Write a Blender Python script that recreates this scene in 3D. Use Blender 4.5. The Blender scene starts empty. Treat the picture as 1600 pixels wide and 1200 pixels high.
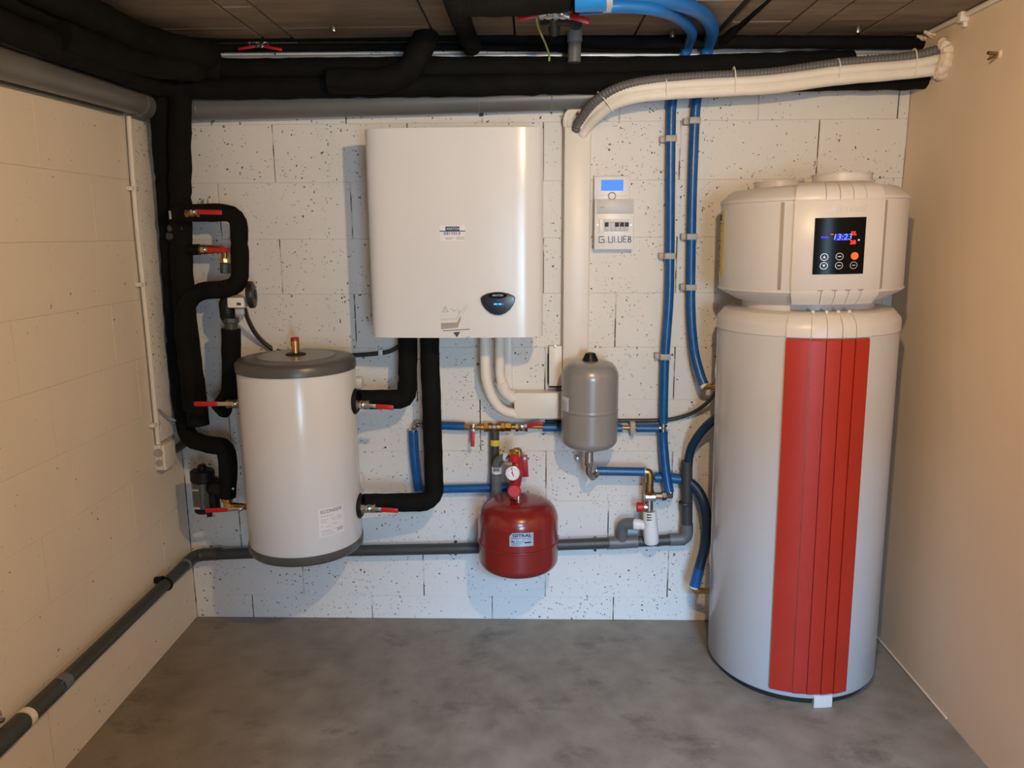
import bpy, bmesh, math, random
from mathutils import Vector, Matrix, noise as mnoise
random.seed(7)
S = bpy.context.scene
COL = S.collection
PI = math.pi

# ------------------------------------------------------------------ camera
F, PITCH, YAW, ROLL = 1193.74, .1941, .0261, -.0058
CAM = Vector((.1551, -2.8172, 1.5125))
fw = Vector((-math.sin(YAW) * math.cos(PITCH), math.cos(YAW) * math.cos(PITCH), -math.sin(PITCH)))
rt = fw.cross(Vector((0, 0, 1))).normalized()
up = rt.cross(fw)
rt, up = math.cos(ROLL) * rt + math.sin(ROLL) * up, -math.sin(ROLL) * rt + math.cos(ROLL) * up
cd = bpy.data.cameras.new('camera')
cd.sensor_width = 36; cd.lens = F / 1600 * 36; cd.clip_start = .05; cd.clip_end = 60
cam = bpy.data.objects.new('camera', cd); COL.objects.link(cam)
M3 = Matrix((rt, up, -fw)).transposed()
cam.matrix_world = Matrix.Translation(CAM) @ M3.to_4x4()
S.camera = cam

# ------------------------------------------------------------------ light
S.view_settings.view_transform = 'Standard'
S.view_settings.look = 'None'
S.view_settings.gamma = 1
S.view_settings.use_curve_mapping = False
S.view_settings.exposure = 0.12
w = bpy.data.worlds.new('basement_ambient'); S.world = w; w.use_nodes = True
w.node_tree.nodes['Background'].inputs[0].default_value = (.80, .88, 1, 1)
w.node_tree.nodes['Background'].inputs[1].default_value = .04
BULB_POS = Vector((.48, -1.94, 1.98)); BULB_STRENGTH = 52.0; BULB_COL = (1, .695, .385)
def area(name, loc, target, sx, sy, power, col, spread=PI):
    l = bpy.data.lights.new(name, 'AREA'); l.shape = 'RECTANGLE'; l.size = sx; l.size_y = sy
    l.energy = power; l.color = col; l.spread = spread
    o = bpy.data.objects.new(name, l); COL.objects.link(o); o.location = loc
    o.rotation_euler = (Vector(target) - Vector(loc)).to_track_quat('-Z', 'Y').to_euler()
    return o
# daylight that comes through the wide opening in the wall behind the camera
area('daylight_through_doorway', (1.15, -5.9, 1.15), (.2, 0, .7), 1.0, 1.3, 104, (.55, .78, 1))
# open sky seen from low down in the room, cut off by the lintel of that doorway
area('sky_beyond_doorway', (.95, -6.1, 3.3), (.2, 0, .1), 1.0, .8, 400, (.24, .56, 1))

bd = bpy.data.lights.new('bulb_light', 'POINT'); bd.energy = BULB_STRENGTH; bd.color = BULB_COL; bd.shadow_soft_size = .024
bo_ = bpy.data.objects.new('bulb_light', bd); COL.objects.link(bo_); bo_.location = BULB_POS
XL, XR, ZC = -1.1974, 1.466, 2.16          # inner faces of left and right wall, ceiling height
YR = -3.5                                   # wall behind the camera

# ------------------------------------------------------------------ helpers
def ray(u, v): return fw + rt * ((u - 800) / F) - up * ((v - 600) / F)
def P(u, v, Y): d = ray(u, v); return CAM + d * ((Y - CAM.y) / d.y)
def PX(u, v, X): d = ray(u, v); return CAM + d * ((X - CAM.x) / d.x)
def PZ(u, v, Z): d = ray(u, v); return CAM + d * ((Z - CAM.z) / d.z)

WL = {}
def link(o, parent, wloc):
    COL.objects.link(o)
    WL[o.name] = Vector(wloc)
    if parent is not None:
        o.parent = parent
        o.location = Vector(wloc) - WL[parent.name]
    else:
        o.location = wloc
    return o
def tag(o, label=None, cat=None, group=None, kind=None):
    if label: o['label'] = label
    if cat: o['category'] = cat
    if group: o['group'] = group
    if kind: o['kind'] = kind
    return o
def thing(name, label, cat, loc, group=None):
    e = bpy.data.objects.new(name, None); e.empty_display_size = .05
    link(e, None, loc); tag(e, label, cat, group)
    return e

class MB:
    def __init__(s): s.v = []; s.f = []
    def add(s, vf):
        v, f = vf; n = len(s.v)
        s.v += [Vector(p) for p in v]; s.f += [tuple(i + n for i in q) for q in f]
        return s
def obj(name, vf, mat, parent=None, smooth=40, label=None):
    if isinstance(vf, MB): vf = (vf.v, vf.f)
    v, f = vf
    v = [Vector(p) for p in v]
    lo = Vector((min(p[i] for p in v) for i in range(3))); hi = Vector((max(p[i] for p in v) for i in range(3)))
    c = (lo + hi) / 2
    me = bpy.data.meshes.new(name)
    me.from_pydata([p - c for p in v], [], f)
    me.validate()
    bm = bmesh.new(); bm.from_mesh(me); bmesh.ops.recalc_face_normals(bm, faces=bm.faces); bm.to_mesh(me); bm.free()
    if smooth:
        me.polygons.foreach_set('use_smooth', [True] * len(me.polygons))
        me.set_sharp_from_angle(angle=math.radians(smooth))
    me.materials.append(mat)
    o = bpy.data.objects.new(name, me)
    link(o, parent, c)
    if label: o['label'] = label
    return o

def frame(axis):
    a = Vector(axis).normalized()
    t = Vector((0, 0, 1)) if abs(a.z) < .9 else Vector((1, 0, 0))
    x = a.cross(t).normalized(); y = a.cross(x).normalized()
    return a, x, y
def lathe(prof, org=(0, 0, 0), axis=(0, 0, 1), seg=32, rot=0):
    a, x, y = frame(axis); org = Vector(org); v = []; f = []; rings = []
    for r, h in prof:
        if r < 1e-6:
            rings.append([len(v)]); v.append(org + a * h)
        else:
            rings.append(list(range(len(v), len(v) + seg)))
            for i in range(seg):
                t = 2 * PI * i / seg + rot
                v.append(org + a * h + x * (r * math.cos(t)) + y * (r * math.sin(t)))
    for A, B in zip(rings, rings[1:]):
        for i in range(seg):
            j = (i + 1) % seg
            if len(A) == 1 and len(B) == 1: continue
            if len(A) == 1: f.append((A[0], B[i], B[j]))
            elif len(B) == 1: f.append((A[i], A[j], B[0]))
            else: f.append((A[i], A[j], B[j], B[i]))
    if len(rings[0]) > 1: f.append(tuple(rings[0]))
    if len(rings[-1]) > 1: f.append(tuple(rings[-1]))
    return v, f
def cyl(p0, p1, r, seg=20, bev=0, r1=None):
    p0 = Vector(p0); p1 = Vector(p1); L = (p1 - p0).length; r1 = r if r1 is None else r1
    pr = [(r, 0), (r1, L)] if not bev else [(r - bev, 0), (r, bev), (r1, L - bev), (r1 - bev, L)]
    return lathe(pr, p0, p1 - p0, seg)
def box(lo, hi, bev=0, seg=2):
    lo = Vector(lo); hi = Vector(hi)
    bm = bmesh.new(); bmesh.ops.create_cube(bm, size=1)
    for q in bm.verts:
        q.co = Vector(((lo[i] + hi[i]) / 2 + q.co[i] * (hi[i] - lo[i]) for i in range(3)))
    if bev: bmesh.ops.bevel(bm, geom=list(bm.edges), offset=bev, segments=seg, affect='EDGES', profile=.5)
    bm.verts.index_update()
    r = ([q.co.copy() for q in bm.verts], [tuple(q.index for q in g.verts) for g in bm.faces]); bm.free()
    return r
def bar(p0, p1, wid, thk, nrm=(0, -1, 0), bev=0):
    """box from p0 to p1, wid across, thk along nrm"""
    p0 = Vector(p0); p1 = Vector(p1); d = p1 - p0; L = d.length; d.normalize()
    n = Vector(nrm); n = (n - d * n.dot(d)).normalized(); s = d.cross(n)
    v, f = box((0, -wid / 2, -thk / 2), (L, wid / 2, thk / 2), bev)
    return [p0 + d * q.x + s * q.y + n * q.z for q in v], f
def fillet(pts, rad, n=7):
    pts = [Vector(p) for p in pts]; out = [pts[0]]
    for i in range(1, len(pts) - 1):
        a, b, c = pts[i - 1], pts[i], pts[i + 1]
        la, lc = (a - b).length, (c - b).length
        q = min(rad, la * .48, lc * .48)
        A = b + (a - b) * (q / la); C = b + (c - b) * (q / lc)
        for k in range(n + 1):
            t = k / n; out.append(A.lerp(b, t).lerp(b.lerp(C, t), t))
    out.append(pts[-1]); return out
def smooth(pts, n=8):
    pts = [Vector(p) for p in pts]; out = []
    q = [pts[0] * 2 - pts[1]] + pts + [pts[-1] * 2 - pts[-2]]
    for i in range(1, len(q) - 2):
        a, b, c, d = q[i - 1:i + 3]
        for k in range(n):
            t = k / n
            out.append(.5 * ((2 * b) + (c - a) * t + (2 * a - 5 * b + 4 * c - d) * t * t + (3 * b - a - 3 * c + d) * t ** 3))
    out.append(pts[-1]); return out
def resample(path, step):
    out = [path[0]]; acc = 0
    for a, b in zip(path, path[1:]):
        L = (b - a).length
        if L < 1e-9: continue
        pos = step - acc
        while pos < L - 1e-9:
            out.append(a.lerp(b, pos / L)); pos += step
        acc = (acc + L) % step
    out.append(path[-1]); return out
def sweep(path, r, seg=14, wob=0, seed=0, dome=0):
    path = [Vector(p) for p in path]
    q = [path[0]]
    for p in path[1:]:
        if (p - q[-1]).length > 1e-4: q.append(p)
    path = q; n = len(path)
    T = [(path[min(i + 1, n - 1)] - path[max(i - 1, 0)]).normalized() for i in range(n)]
    _, x, y = frame(T[0]); v = []; f = []
    for i in range(n):
        if i:
            x = (x - T[i] * x.dot(T[i])).normalized()
        y = T[i].cross(x)
        R = r(i, n) if callable(r) else r
        for k in range(seg):
            t = 2 * PI * k / seg
            d = x * math.cos(t) + y * math.sin(t)
            g = R
            if wob: g = R * (1 + wob * mnoise.noise((path[i] + d * R * 1.2) * 22 + Vector((seed, 0, 0))))
            v.append(path[i] + d * g)
    for i in range(n - 1):
        for k in range(seg):
            j = (k + 1) % seg
            f.append((i * seg + k, i * seg + j, (i + 1) * seg + j, (i + 1) * seg + k))
    f.append(tuple(range(seg))); f.append(tuple(range((n - 1) * seg, n * seg)))
    return v, f
def ring(c, axis, R, r, seg=20, s2=8):
    a, x, y = frame(axis); v = []; f = []
    for i in range(seg):
        t = 2 * PI * i / seg; d = x * math.cos(t) + y * math.sin(t)
        for k in range(s2):
            q = 2 * PI * k / s2
            v.append(Vector(c) + d * (R + r * math.cos(q)) + a * (r * math.sin(q)))
    for i in range(seg):
        for k in range(s2):
            j, l = (i + 1) % seg, (k + 1) % s2
            f.append((i * s2 + k, j * s2 + k, j * s2 + l, i * s2 + l))
    return v, f
def text_vf(s, size, shear=0, bold=0):
    c = bpy.data.curves.new('t', 'FONT'); c.body = s; c.size = size; c.shear = shear; c.offset = bold
    c.align_x = 'CENTER'; c.align_y = 'CENTER'; c.resolution_u = 3
    o = bpy.data.objects.new('t', c); COL.objects.link(o)
    dg = bpy.context.evaluated_depsgraph_get()
    me = bpy.data.meshes.new_from_object(o.evaluated_get(dg))
    r = ([q.co.copy() for q in me.vertices], [tuple(p.vertices) for p in me.polygons])
    bpy.data.objects.remove(o); bpy.data.curves.remove(c); bpy.data.meshes.remove(me)
    return r
def mapvf(vf, fn): return [fn(p) for p in vf[0]], vf[1]
def quad(x0, y0, x1, y1, n=1):
    v = []; f = []
    for i in range(n + 1):
        x = x0 + (x1 - x0) * i / n; v += [Vector((x, y0, 0)), Vector((x, y1, 0))]
    for i in range(n): f.append((2 * i, 2 * i + 2, 2 * i + 3, 2 * i + 1))
    return v, f
def plate(vf, fn, thick):
    """solid plate from a flat patch: fn(p, offset) -> world; back at 0, front at thick"""
    v, f = vf; n = len(v)
    V = [fn(p, 0) for p in v] + [fn(p, thick) for p in v]
    cnt = {}
    for q in f:
        for a, b in zip(q, q[1:] + q[:1]): cnt[(a, b)] = 1
    Fc = [tuple(reversed(q)) for q in f] + [tuple(i + n for i in q) for q in f]
    for (a, b) in cnt:
        if (b, a) not in cnt: Fc.append((a, b, b + n, a + n))
    return V, Fc

# ------------------------------------------------------------------ materials
def nodes(name):
    m = bpy.data.materials.new(name); m.use_nodes = True
    return m, m.node_tree, m.node_tree.nodes['Principled BSDF']
def ramp(nt, fac, stops):
    r = nt.nodes.new('ShaderNodeValToRGB'); e = r.color_ramp.elements
    while len(e) > 1: e.remove(e[-1])
    for i, (p, c) in enumerate(stops):
        k = e[0] if i == 0 else e.new(p)
        k.position = p; k.color = c if len(c) == 4 else (*c, 1)
    nt.links.new(fac, r.inputs[0]); return r.outputs[0]
def noise_n(nt, scale, detail=4, vec=None, rough=.55):
    n = nt.nodes.new('ShaderNodeTexNoise'); n.inputs['Scale'].default_value = scale
    n.inputs['Detail'].default_value = detail; n.inputs['Roughness'].default_value = rough
    if vec is None:
        g = nt.nodes.new('ShaderNodeNewGeometry'); vec = g.outputs['Position']
    nt.links.new(vec, n.inputs['Vector']); return n
def mixc(nt, fac, a, b, mode='MIX'):
    m = nt.nodes.new('ShaderNodeMix'); m.data_type = 'RGBA'; m.blend_type = mode
    for s, x in ((0, fac), (6, a), (7, b)):
        if isinstance(x, (int, float)): m.inputs[s].default_value = x
        elif isinstance(x, tuple): m.inputs[s].default_value = x if len(x) == 4 else (*x, 1)
        else: nt.links.new(x, m.inputs[s])
    return m.outputs[2]
def math_n(nt, op, a, b=None):
    m = nt.nodes.new('ShaderNodeMath'); m.operation = op
    for i, x in enumerate((a, b)):
        if x is None: continue
        if isinstance(x, (int, float)): m.inputs[i].default_value = x
        else: nt.links.new(x, m.inputs[i])
    return m.outputs[0]
def bump_n(nt, b, h, strength, dist=.002):
    n = nt.nodes.new('ShaderNodeBump'); n.inputs['Strength'].default_value = strength; n.inputs['Distance'].default_value = dist
    nt.links.new(h, n.inputs['Height']); nt.links.new(n.outputs[0], b.inputs['Normal'])
def mat(name, col, rough=.5, metal=0, var=.06, vs=9, bump=0, bs=60, coat=0, spec=.5):
    m, nt, b = nodes(name)
    n = noise_n(nt, vs)
    d = tuple(max(0, c * (1 - var)) for c in col); l = tuple(min(1, c * (1 + var)) for c in col)
    nt.links.new(ramp(nt, n.outputs['Fac'], [(.3, d), (.7, l)]), b.inputs['Base Color'])
    b.inputs['Roughness'].default_value = rough; b.inputs['Metallic'].default_value = metal
    b.inputs['Coat Weight'].default_value = coat; b.inputs['Specular IOR Level'].default_value = spec
    if bump: bump_n(nt, b, noise_n(nt, bs, 3).outputs['Fac'], bump)
    return m
def emit(name, col, s):
    m, nt, b = nodes(name)
    b.inputs['Base Color'].default_value = (0, 0, 0, 1)
    b.inputs['Emission Color'].default_value = (*col, 1); b.inputs['Emission Strength'].default_value = s
    return m

def painted_block(name, col, pit=1.0, dirt=.0, bstr=.35):
    m, nt, b = nodes(name)
    g = nt.nodes.new('ShaderNodeNewGeometry'); pos = g.outputs['Position']
    big = noise_n(nt, 2.2, 4, pos)
    oi = nt.nodes.new('ShaderNodeObjectInfo')
    base = ramp(nt, big.outputs['Fac'], [(.3, tuple(c * .93 for c in col)), (.7, col)])
    base = mixc(nt, math_n(nt, 'MULTIPLY', oi.outputs['Random'], .10), base, tuple(c * .80 for c in col))
    fine = noise_n(nt, 170, 3, pos)
    base = mixc(nt, math_n(nt, 'MULTIPLY', fine.outputs['Fac'], .10), base, (.45, .40, .34))
    # pinholes in the coarse block face, in clusters
    dis = noise_n(nt, 55, 2, pos)
    vm = nt.nodes.new('ShaderNodeMix'); vm.data_type = 'VECTOR'; vm.inputs[0].default_value = .022
    nt.links.new(pos, vm.inputs[4]); nt.links.new(dis.outputs['Color'], vm.inputs[5])
    def pits(scale, rad, lo, hi, seed):
        vo = nt.nodes.new('ShaderNodeTexVoronoi'); vo.inputs['Scale'].default_value = scale
        nt.links.new(vm.outputs[1], vo.inputs['Vector'])
        sep = nt.nodes.new('ShaderNodeSeparateColor'); nt.links.new(vo.outputs['Color'], sep.inputs[0])
        cl = noise_n(nt, 3.3 + seed, 2, pos)
        mr = nt.nodes.new('ShaderNodeMapRange'); mr.inputs[1].default_value = .40; mr.inputs[2].default_value = .72
        mr.inputs[3].default_value = lo; mr.inputs[4].default_value = hi
        nt.links.new(cl.outputs['Fac'], mr.inputs[0])
        sel = math_n(nt, 'LESS_THAN', sep.outputs[0], mr.outputs[0])
        rr = math_n(nt, 'MULTIPLY', math_n(nt, 'ADD', sep.outputs[1], .35), rad)
        inside = math_n(nt, 'LESS_THAN', vo.outputs['Distance'], rr)
        return math_n(nt, 'MULTIPLY', sel, inside)
    p = math_n(nt, 'MAXIMUM', pits(88, .24, .008 * pit, .30 * pit, 0), pits(165, .29, .02 * pit, .30 * pit, 1.7))
    colr = mixc(nt, math_n(nt, 'MULTIPLY', p, .88), base, (.045, .035, .025))
    nt.links.new(colr, b.inputs['Base Color'])
    b.inputs['Roughness'].default_value = .75; b.inputs['Specular IOR Level'].default_value = .3
    hgt = math_n(nt, 'SUBTRACT', math_n(nt, 'ADD', math_n(nt, 'MULTIPLY', fine.outputs['Fac'], .4), noise_n(nt, 40, 4, pos).outputs['Fac']), math_n(nt, 'MULTIPLY', p, 1.0))
    bump_n(nt, b, hgt, bstr, .0025)
    return m
def mortar_mat():
    m, nt, b = nodes('block_joint')
    n = noise_n(nt, 9, 3)
    nt.links.new(ramp(nt, n.outputs['Fac'], [(.42, (.70, .66, .60)), (.52, (.10, .08, .06))]), b.inputs['Base Color'])
    b.inputs['Roughness'].default_value = .9
    return m
def floor_mat():
    m, nt, b = nodes('concrete_floor')
    g = nt.nodes.new('ShaderNodeNewGeometry'); pos = g.outputs['Position']
    a = noise_n(nt, 2.3, 8, pos, .68); c = noise_n(nt, 9, 6, pos, .62); d = noise_n(nt, 90, 3, pos)
    base = ramp(nt, a.outputs['Fac'], [(.28, (0.159, 0.132, 0.101)), (.5, (0.258, 0.220, 0.175)), (.74, (0.344, 0.300, 0.245))])
    base = mixc(nt, .45, base, ramp(nt, c.outputs['Fac'], [(.30, (0.129, 0.104, 0.077)), (.55, (0.275, 0.236, 0.189)), (.75, (0.370, 0.328, 0.269))]))
    base = mixc(nt, math_n(nt, 'MULTIPLY', d.outputs['Fac'], .25), base, (0.198, 0.168, 0.133))
    # dark stains and smears with a shape of their own
    mp = nt.nodes.new('ShaderNodeMapping'); mp.inputs['Scale'].default_value = (1.7, 2.5, 1); mp.inputs['Location'].default_value = (.7, .2, 0)
    nt.links.new(pos, mp.inputs['Vector'])
    st = noise_n(nt, 2.1, 7, mp.outputs[0], .72)
    base = mixc(nt, ramp(nt, st.outputs['Fac'], [(.55, (0, 0, 0)), (.64, (.38, .38, .38)), (.74, (.7, .7, .7))]), base, (0.073, 0.056, 0.038))
    nt.links.new(base, b.inputs['Base Color'])
    nt.links.new(ramp(nt, c.outputs['Fac'], [(.3, (.42, .42, .42)), (.7, (.66, .66, .66))]), b.inputs['Roughness'])
    bump_n(nt, b, math_n(nt, 'ADD', d.outputs['Fac'], c.outputs['Fac']), .15, .002)
    return m
def board_mat():
    m, nt, b = nodes('ceiling_slab')
    g = nt.nodes.new('ShaderNodeNewGeometry'); pos = g.outputs['Position']
    mp = nt.nodes.new('ShaderNodeMapping'); mp.inputs['Scale'].default_value = (1.2, 5, 1); nt.links.new(pos, mp.inputs['Vector'])
    a = noise_n(nt, 3, 6, mp.outputs[0], .65); oi = nt.nodes.new('ShaderNodeObjectInfo')
    base = ramp(nt, a.outputs['Fac'], [(.3, (.17, .125, .085)), (.55, (.29, .225, .16)), (.75, (.36, .29, .22))])
    base = mixc(nt, math_n(nt, 'MULTIPLY', oi.outputs['Random'], .45), base, (.13, .10, .075))
    nt.links.new(base, b.inputs['Base Color']); b.inputs['Roughness'].default_value = .85
    bump_n(nt, b, noise_n(nt, 70, 3, pos).outputs['Fac'], .3)
    return m

M = {}
M['block'] = painted_block('white_painted_block', (.82, .80, .77))
M['blockL'] = painted_block('cream_painted_block', (.82, .75, .66), .07, bstr=.2)
M['joint'] = mortar_mat()
M['floor'] = floor_mat()
M['slab'] = board_mat()
M['plaster'] = mat('beige_plaster', (.80, .665, .52), .8, var=.03, vs=1.5, bump=.12, bs=90)
M['rear'] = mat('rear_paint', (.22, .19, .16), .85)
M['foam'] = mat('black_foam_insulation', (.0055, .0055, .005), .85, var=.3, vs=14, bump=.35, bs=45, spec=.16)
M['rubber'] = mat('black_rubber', (.008, .008, .008), .55, var=.2, spec=.3)
M['plasticblk'] = mat('black_plastic', (.005, .005, .0055), .4, var=.1, spec=.3)
M['cable'] = mat('dark_grey_cable', (.035, .035, .036), .45)
M['pvc'] = mat('grey_pvc', (.135, .14, .145), .38, var=.10, vs=6)
M['pvcd'] = mat('dark_grey_pvc', (.048, .052, .050), .42, var=.12, vs=6)
M['pvcl'] = mat('light_grey_pvc', (.20, .205, .21), .35, var=.08)
M['corr'] = mat('grey_corrugated_plastic', (.125, .12, .12), .5)
M['blue'] = mat('blue_sleeve', (.007, .095, .30), .30, var=.18, vs=25, bump=.2, bs=120)
M['bluehose'] = mat('bright_blue_hose', (.010, .145, .48), .4, var=.1)
M['bluetape'] = mat('blue_tape', (.02, .24, .72), .28, var=.1)
M['teal'] = mat('dark_teal_hose', (.006, .035, .085), .4, var=.25, vs=12)
M['white'] = mat('white_enamel', (.69, .70, .72), .2, var=.012, vs=2, coat=.0, spec=.4)
M['whitep'] = mat('white_plastic', (.80, .79, .78), .35, var=.02)
M['hpwhite'] = mat('warm_white_plastic', (.66, .63, .61), .36, var=.015, vs=3)
M['hpsteel'] = mat('white_coated_steel', (.57, .565, .575), .22, var=.012, vs=3)
M['ivory'] = mat('ivory_pvc_trunking', (.80, .755, .69), .38, var=.02)
M['whitefoam'] = mat('white_pipe_insulation', (.82, .77, .69), .6, var=.04, vs=14, bump=.2, bs=60)
M['filler'] = mat('white_filling_foam', (.80, .70, .58), .9, var=.12, vs=40, bump=.8, bs=50)
M['grey'] = mat('grey_metallic_paint', (.29, .28, .277), .30, metal=.15, var=.03, coat=.25)
M['capgrey'] = mat('grey_plastic_cap', (.085, .085, .082), .34, var=.06)
M['redtank'] = mat('red_vessel_paint', (.225, .014, .011), .26, var=.06, coat=.4)
M['red'] = mat('red_plastic', (.52, .012, .012), .4, var=.06)
M['redslat'] = mat('red_slat', (.43, .024, .010), .42, var=.04)
M['reddk'] = mat('dark_red_plate', (.36, .012, .018), .4)
M['brass'] = mat('brass', (.62, .38, .13), .28, metal=1, var=.15, vs=40)
M['bronze'] = mat('dull_brass', (.38, .24, .10), .38, metal=1, var=.2, vs=40)
M['chrome'] = mat('nickel_plated', (.62, .60, .57), .22, metal=1, var=.1, vs=40)
M['steel'] = mat('zinc_steel', (.55, .54, .52), .35, metal=1, var=.12, vs=30)
M['galv'] = mat('galvanised_trim', (.52, .54, .58), .38, metal=.4, var=.15, vs=12)
M['paper'] = mat('label_paper', (.74, .74, .78), .5, var=.02)
M['ink'] = mat('label_ink', (.05, .05, .06), .6)
M['inklt'] = mat('label_grey_ink', (.30, .29, .31), .6)
M['inkblue'] = mat('blue_marker_ink', (.02, .022, .12), .5)
M['navy'] = mat('navy_print', (.012, .03, .11), .4)
M['silver'] = mat('silver_label', (.50, .60, .72), .25, metal=.3, var=.08)
M['yellow'] = mat('yellow_label', (.72, .56, .06), .45, var=.05)
M['glassblk'] = mat('black_glass', (.004, .004, .004), .22, var=.05, spec=.10)
M['bezel'] = mat('dark_slate_plastic', (.018, .023, .032), .22)
M['shadowgap'] = mat('dark_gap', (.02, .018, .016), .8)
M['greystrip'] = mat('taupe_strip', (.36, .31, .26), .5)
M['lidgrey'] = mat('pale_grey_lid', (.20, .20, .20), .3)
M['clip'] = mat('grey_nylon_clip', (.42, .40, .37), .5)
M['knob'] = mat('dark_knob_plastic', (.014, .013, .012), .4)
M['midwhite'] = mat('light_grey_plastic', (.55, .55, .56), .4)
M['clearp'] = mat('smoky_clear_plastic', (.06, .075, .07), .08, var=.2, coat=.6)
M['dial'] = mat('dial_face', (.80, .80, .83), .3)
M['earth'] = mat('green_yellow_wire', (.42, .48, .10), .5)
M['e_blue'] = emit('lcd_blue', (.035, .26, .95), .9)
M['e_disp'] = emit('led_blue', (.01, .02, 1), 1.2)
M['e_glow'] = emit('led_deep_blue', (.0, .0, .6), .8)
M['e_dispw'] = emit('led_pale_blue', (.16, .30, 1), 1.6)
M['e_cyan'] = emit('led_cyan', (.02, .32, 1), 2.0)
M['e_red'] = emit('led_red', (1, .03, .02), 1.8)
M['e_or'] = emit('led_orange', (1, .17, .02), .9)
M['e_bulb'] = emit('lit_bulb', BULB_COL, 12.0)

# ------------------------------------------------------------------ room
def structure(name, vf, m, sm=0): return tag(obj(name, vf, m, None, sm), kind='structure')
floor = structure('floor', box((XL - .15, YR - 3.6, -.12), (XR + .25, .12, 0)), M['floor'])
Z0, HB, LB = .0976, .2, .482
wall_back = structure('wall_back', box((XL - .1, .0035, -.02), (XR + .1, .12, ZC + .05)), M['joint'])
wall_left = structure('wall_left', box((XL - .12, YR, -.02), (XL - .0035, .0, ZC + .05)), M['joint'])
wall_right = structure('wall_right', box((XR, YR, -.02), (XR + .12, .003, ZC + .05)), M['plaster'])
ceiling = structure('ceiling', box((XL - .1, YR, ZC + .012), (XR + .1, .1, ZC + .12)), M['shadowgap'])
# wall behind the camera with a wide doorway, and the open garage beyond it
DX0, DX1, DZ = .30, 1.22, 2.03
rv = MB()
rv.add(box((XL - .12, YR - .15, -.02), (DX0, YR, ZC + .12))); rv.add(box((DX1, YR - .15, -.02), (XR + .12, YR, ZC + .12)))
rv.add(box((DX0, YR - .15, DZ), (DX1, YR, ZC + .12)))
structure('wall_rear', rv, M['rear'])

bcache = {}
def block_mesh(L, H, m, key):
    # vertical joints of the back wall stay open, those of the left wall are nearly filled with paint
    k = (round(L, 3), round(H, 3), key)
    if k in bcache: return bcache[k]
    g, c = (.0021, .0009) if key == 0 else (.0010, .0009)
    a, b = L / 2 - g, H / 2 - .0001
    v = []
    for (dx, dy, dz) in ((0, .003, 0), (0, -.0021, 0), (c, -.0035, c)):
        for sx, sz in ((-1, -1), (1, -1), (1, 1), (-1, 1)): v.append((sx * (a - dx), dy, sz * (b - dz)))
    f = [(8, 9, 10, 11)]
    for r in (0, 4):
        for i in range(4): j = (i + 1) % 4; f.append((r + i, r + j, r + 4 + j, r + 4 + i))
    me = bpy.data.meshes.new('block'); me.from_pydata(v, [], f); me.materials.append(m)
    bcache[k] = me; return me
row_off = {-1: -.003, 0: -.274, 1: -.03, 2: .21, 3: -.04, 4: .205, 5: -.5, 6: -.766, 7: -.496, 8: -.767, 9: -.983, 10: -.74}
for k in range(-1, 11):
    za, zb = max(0, Z0 + HB * k), min(ZC, Z0 + HB * (k + 1))
    if zb - za < .03: continue
    o = row_off[k]; js = sorted([o + LB * n for n in range(-8, 9) if XL + .03 < o + LB * n < XR - .03])
    xs = [XL] + js + [XR]
    for a, b in zip(xs, xs[1:]):
        ob = bpy.data.objects.new('block', block_mesh(b - a, zb - za, M['block'], 0))
        link(ob, wall_back, ((a + b) / 2, .0035 + random.uniform(-.0005, .0005), (za + zb) / 2))
lrow = {-1: -.45, 0: -.45, 1: -.695, 2: -.38, 3: -.69, 4: -.27, 5: -.39, 6: -.67, 7: -.43, 8: -.67, 9: -.4, 10: -.67}
for k in range(-1, 11):
    za, zb = max(0, Z0 + HB * k), min(ZC, Z0 + HB * (k + 1))
    if zb - za < .03: continue
    js = sorted([lrow[k] + LB * n for n in range(-8, 3) if YR + .05 < lrow[k] + LB * n < -.04])
    ys = [YR] + js + [0]
    for a, b in zip(ys, ys[1:]):
        ob = bpy.data.objects.new('block', block_mesh(b - a, zb - za, M['blockL'], 1))
        link(ob, wall_left, (XL - .0035 + random.uniform(-.0004, .0004), (a + b) / 2, (za + zb) / 2))
        ob.rotation_euler = (0, 0, PI / 2)
# ceiling: rows of flat brown infill slabs between joints that run towards the wall
cx = [XL - .05, -.745, -.645, -.168, .10, .50, .785, .975, 1.08, 1.25, XR + .05]
cache = {}
for i, (a, b) in enumerate(zip(cx, cx[1:])):
    y = .03 - (.07 if i % 2 else .26)
    ys = [.03]
    while y > YR: ys.append(y); y -= .42
    ys.append(YR)
    for c, d in zip(ys[1:], ys):
        dz = random.uniform(-.002, .002)
        obj('ceiling_panel', box((a + .003, c + .002, ZC + dz), (b - .003 - (.02 if i == 5 else 0), d - .002, ZC + .03), .0025, 1), M['slab'], ceiling, 0)
# pale bead of filler along the foot of the right wall
tag(obj('trim_1', sweep([(XR - .002, -.002, .004), (XR - .002, -.5, .004), (XR - .002, -.62, .003)], .0035, 8), M['plaster']), kind='structure')

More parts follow.
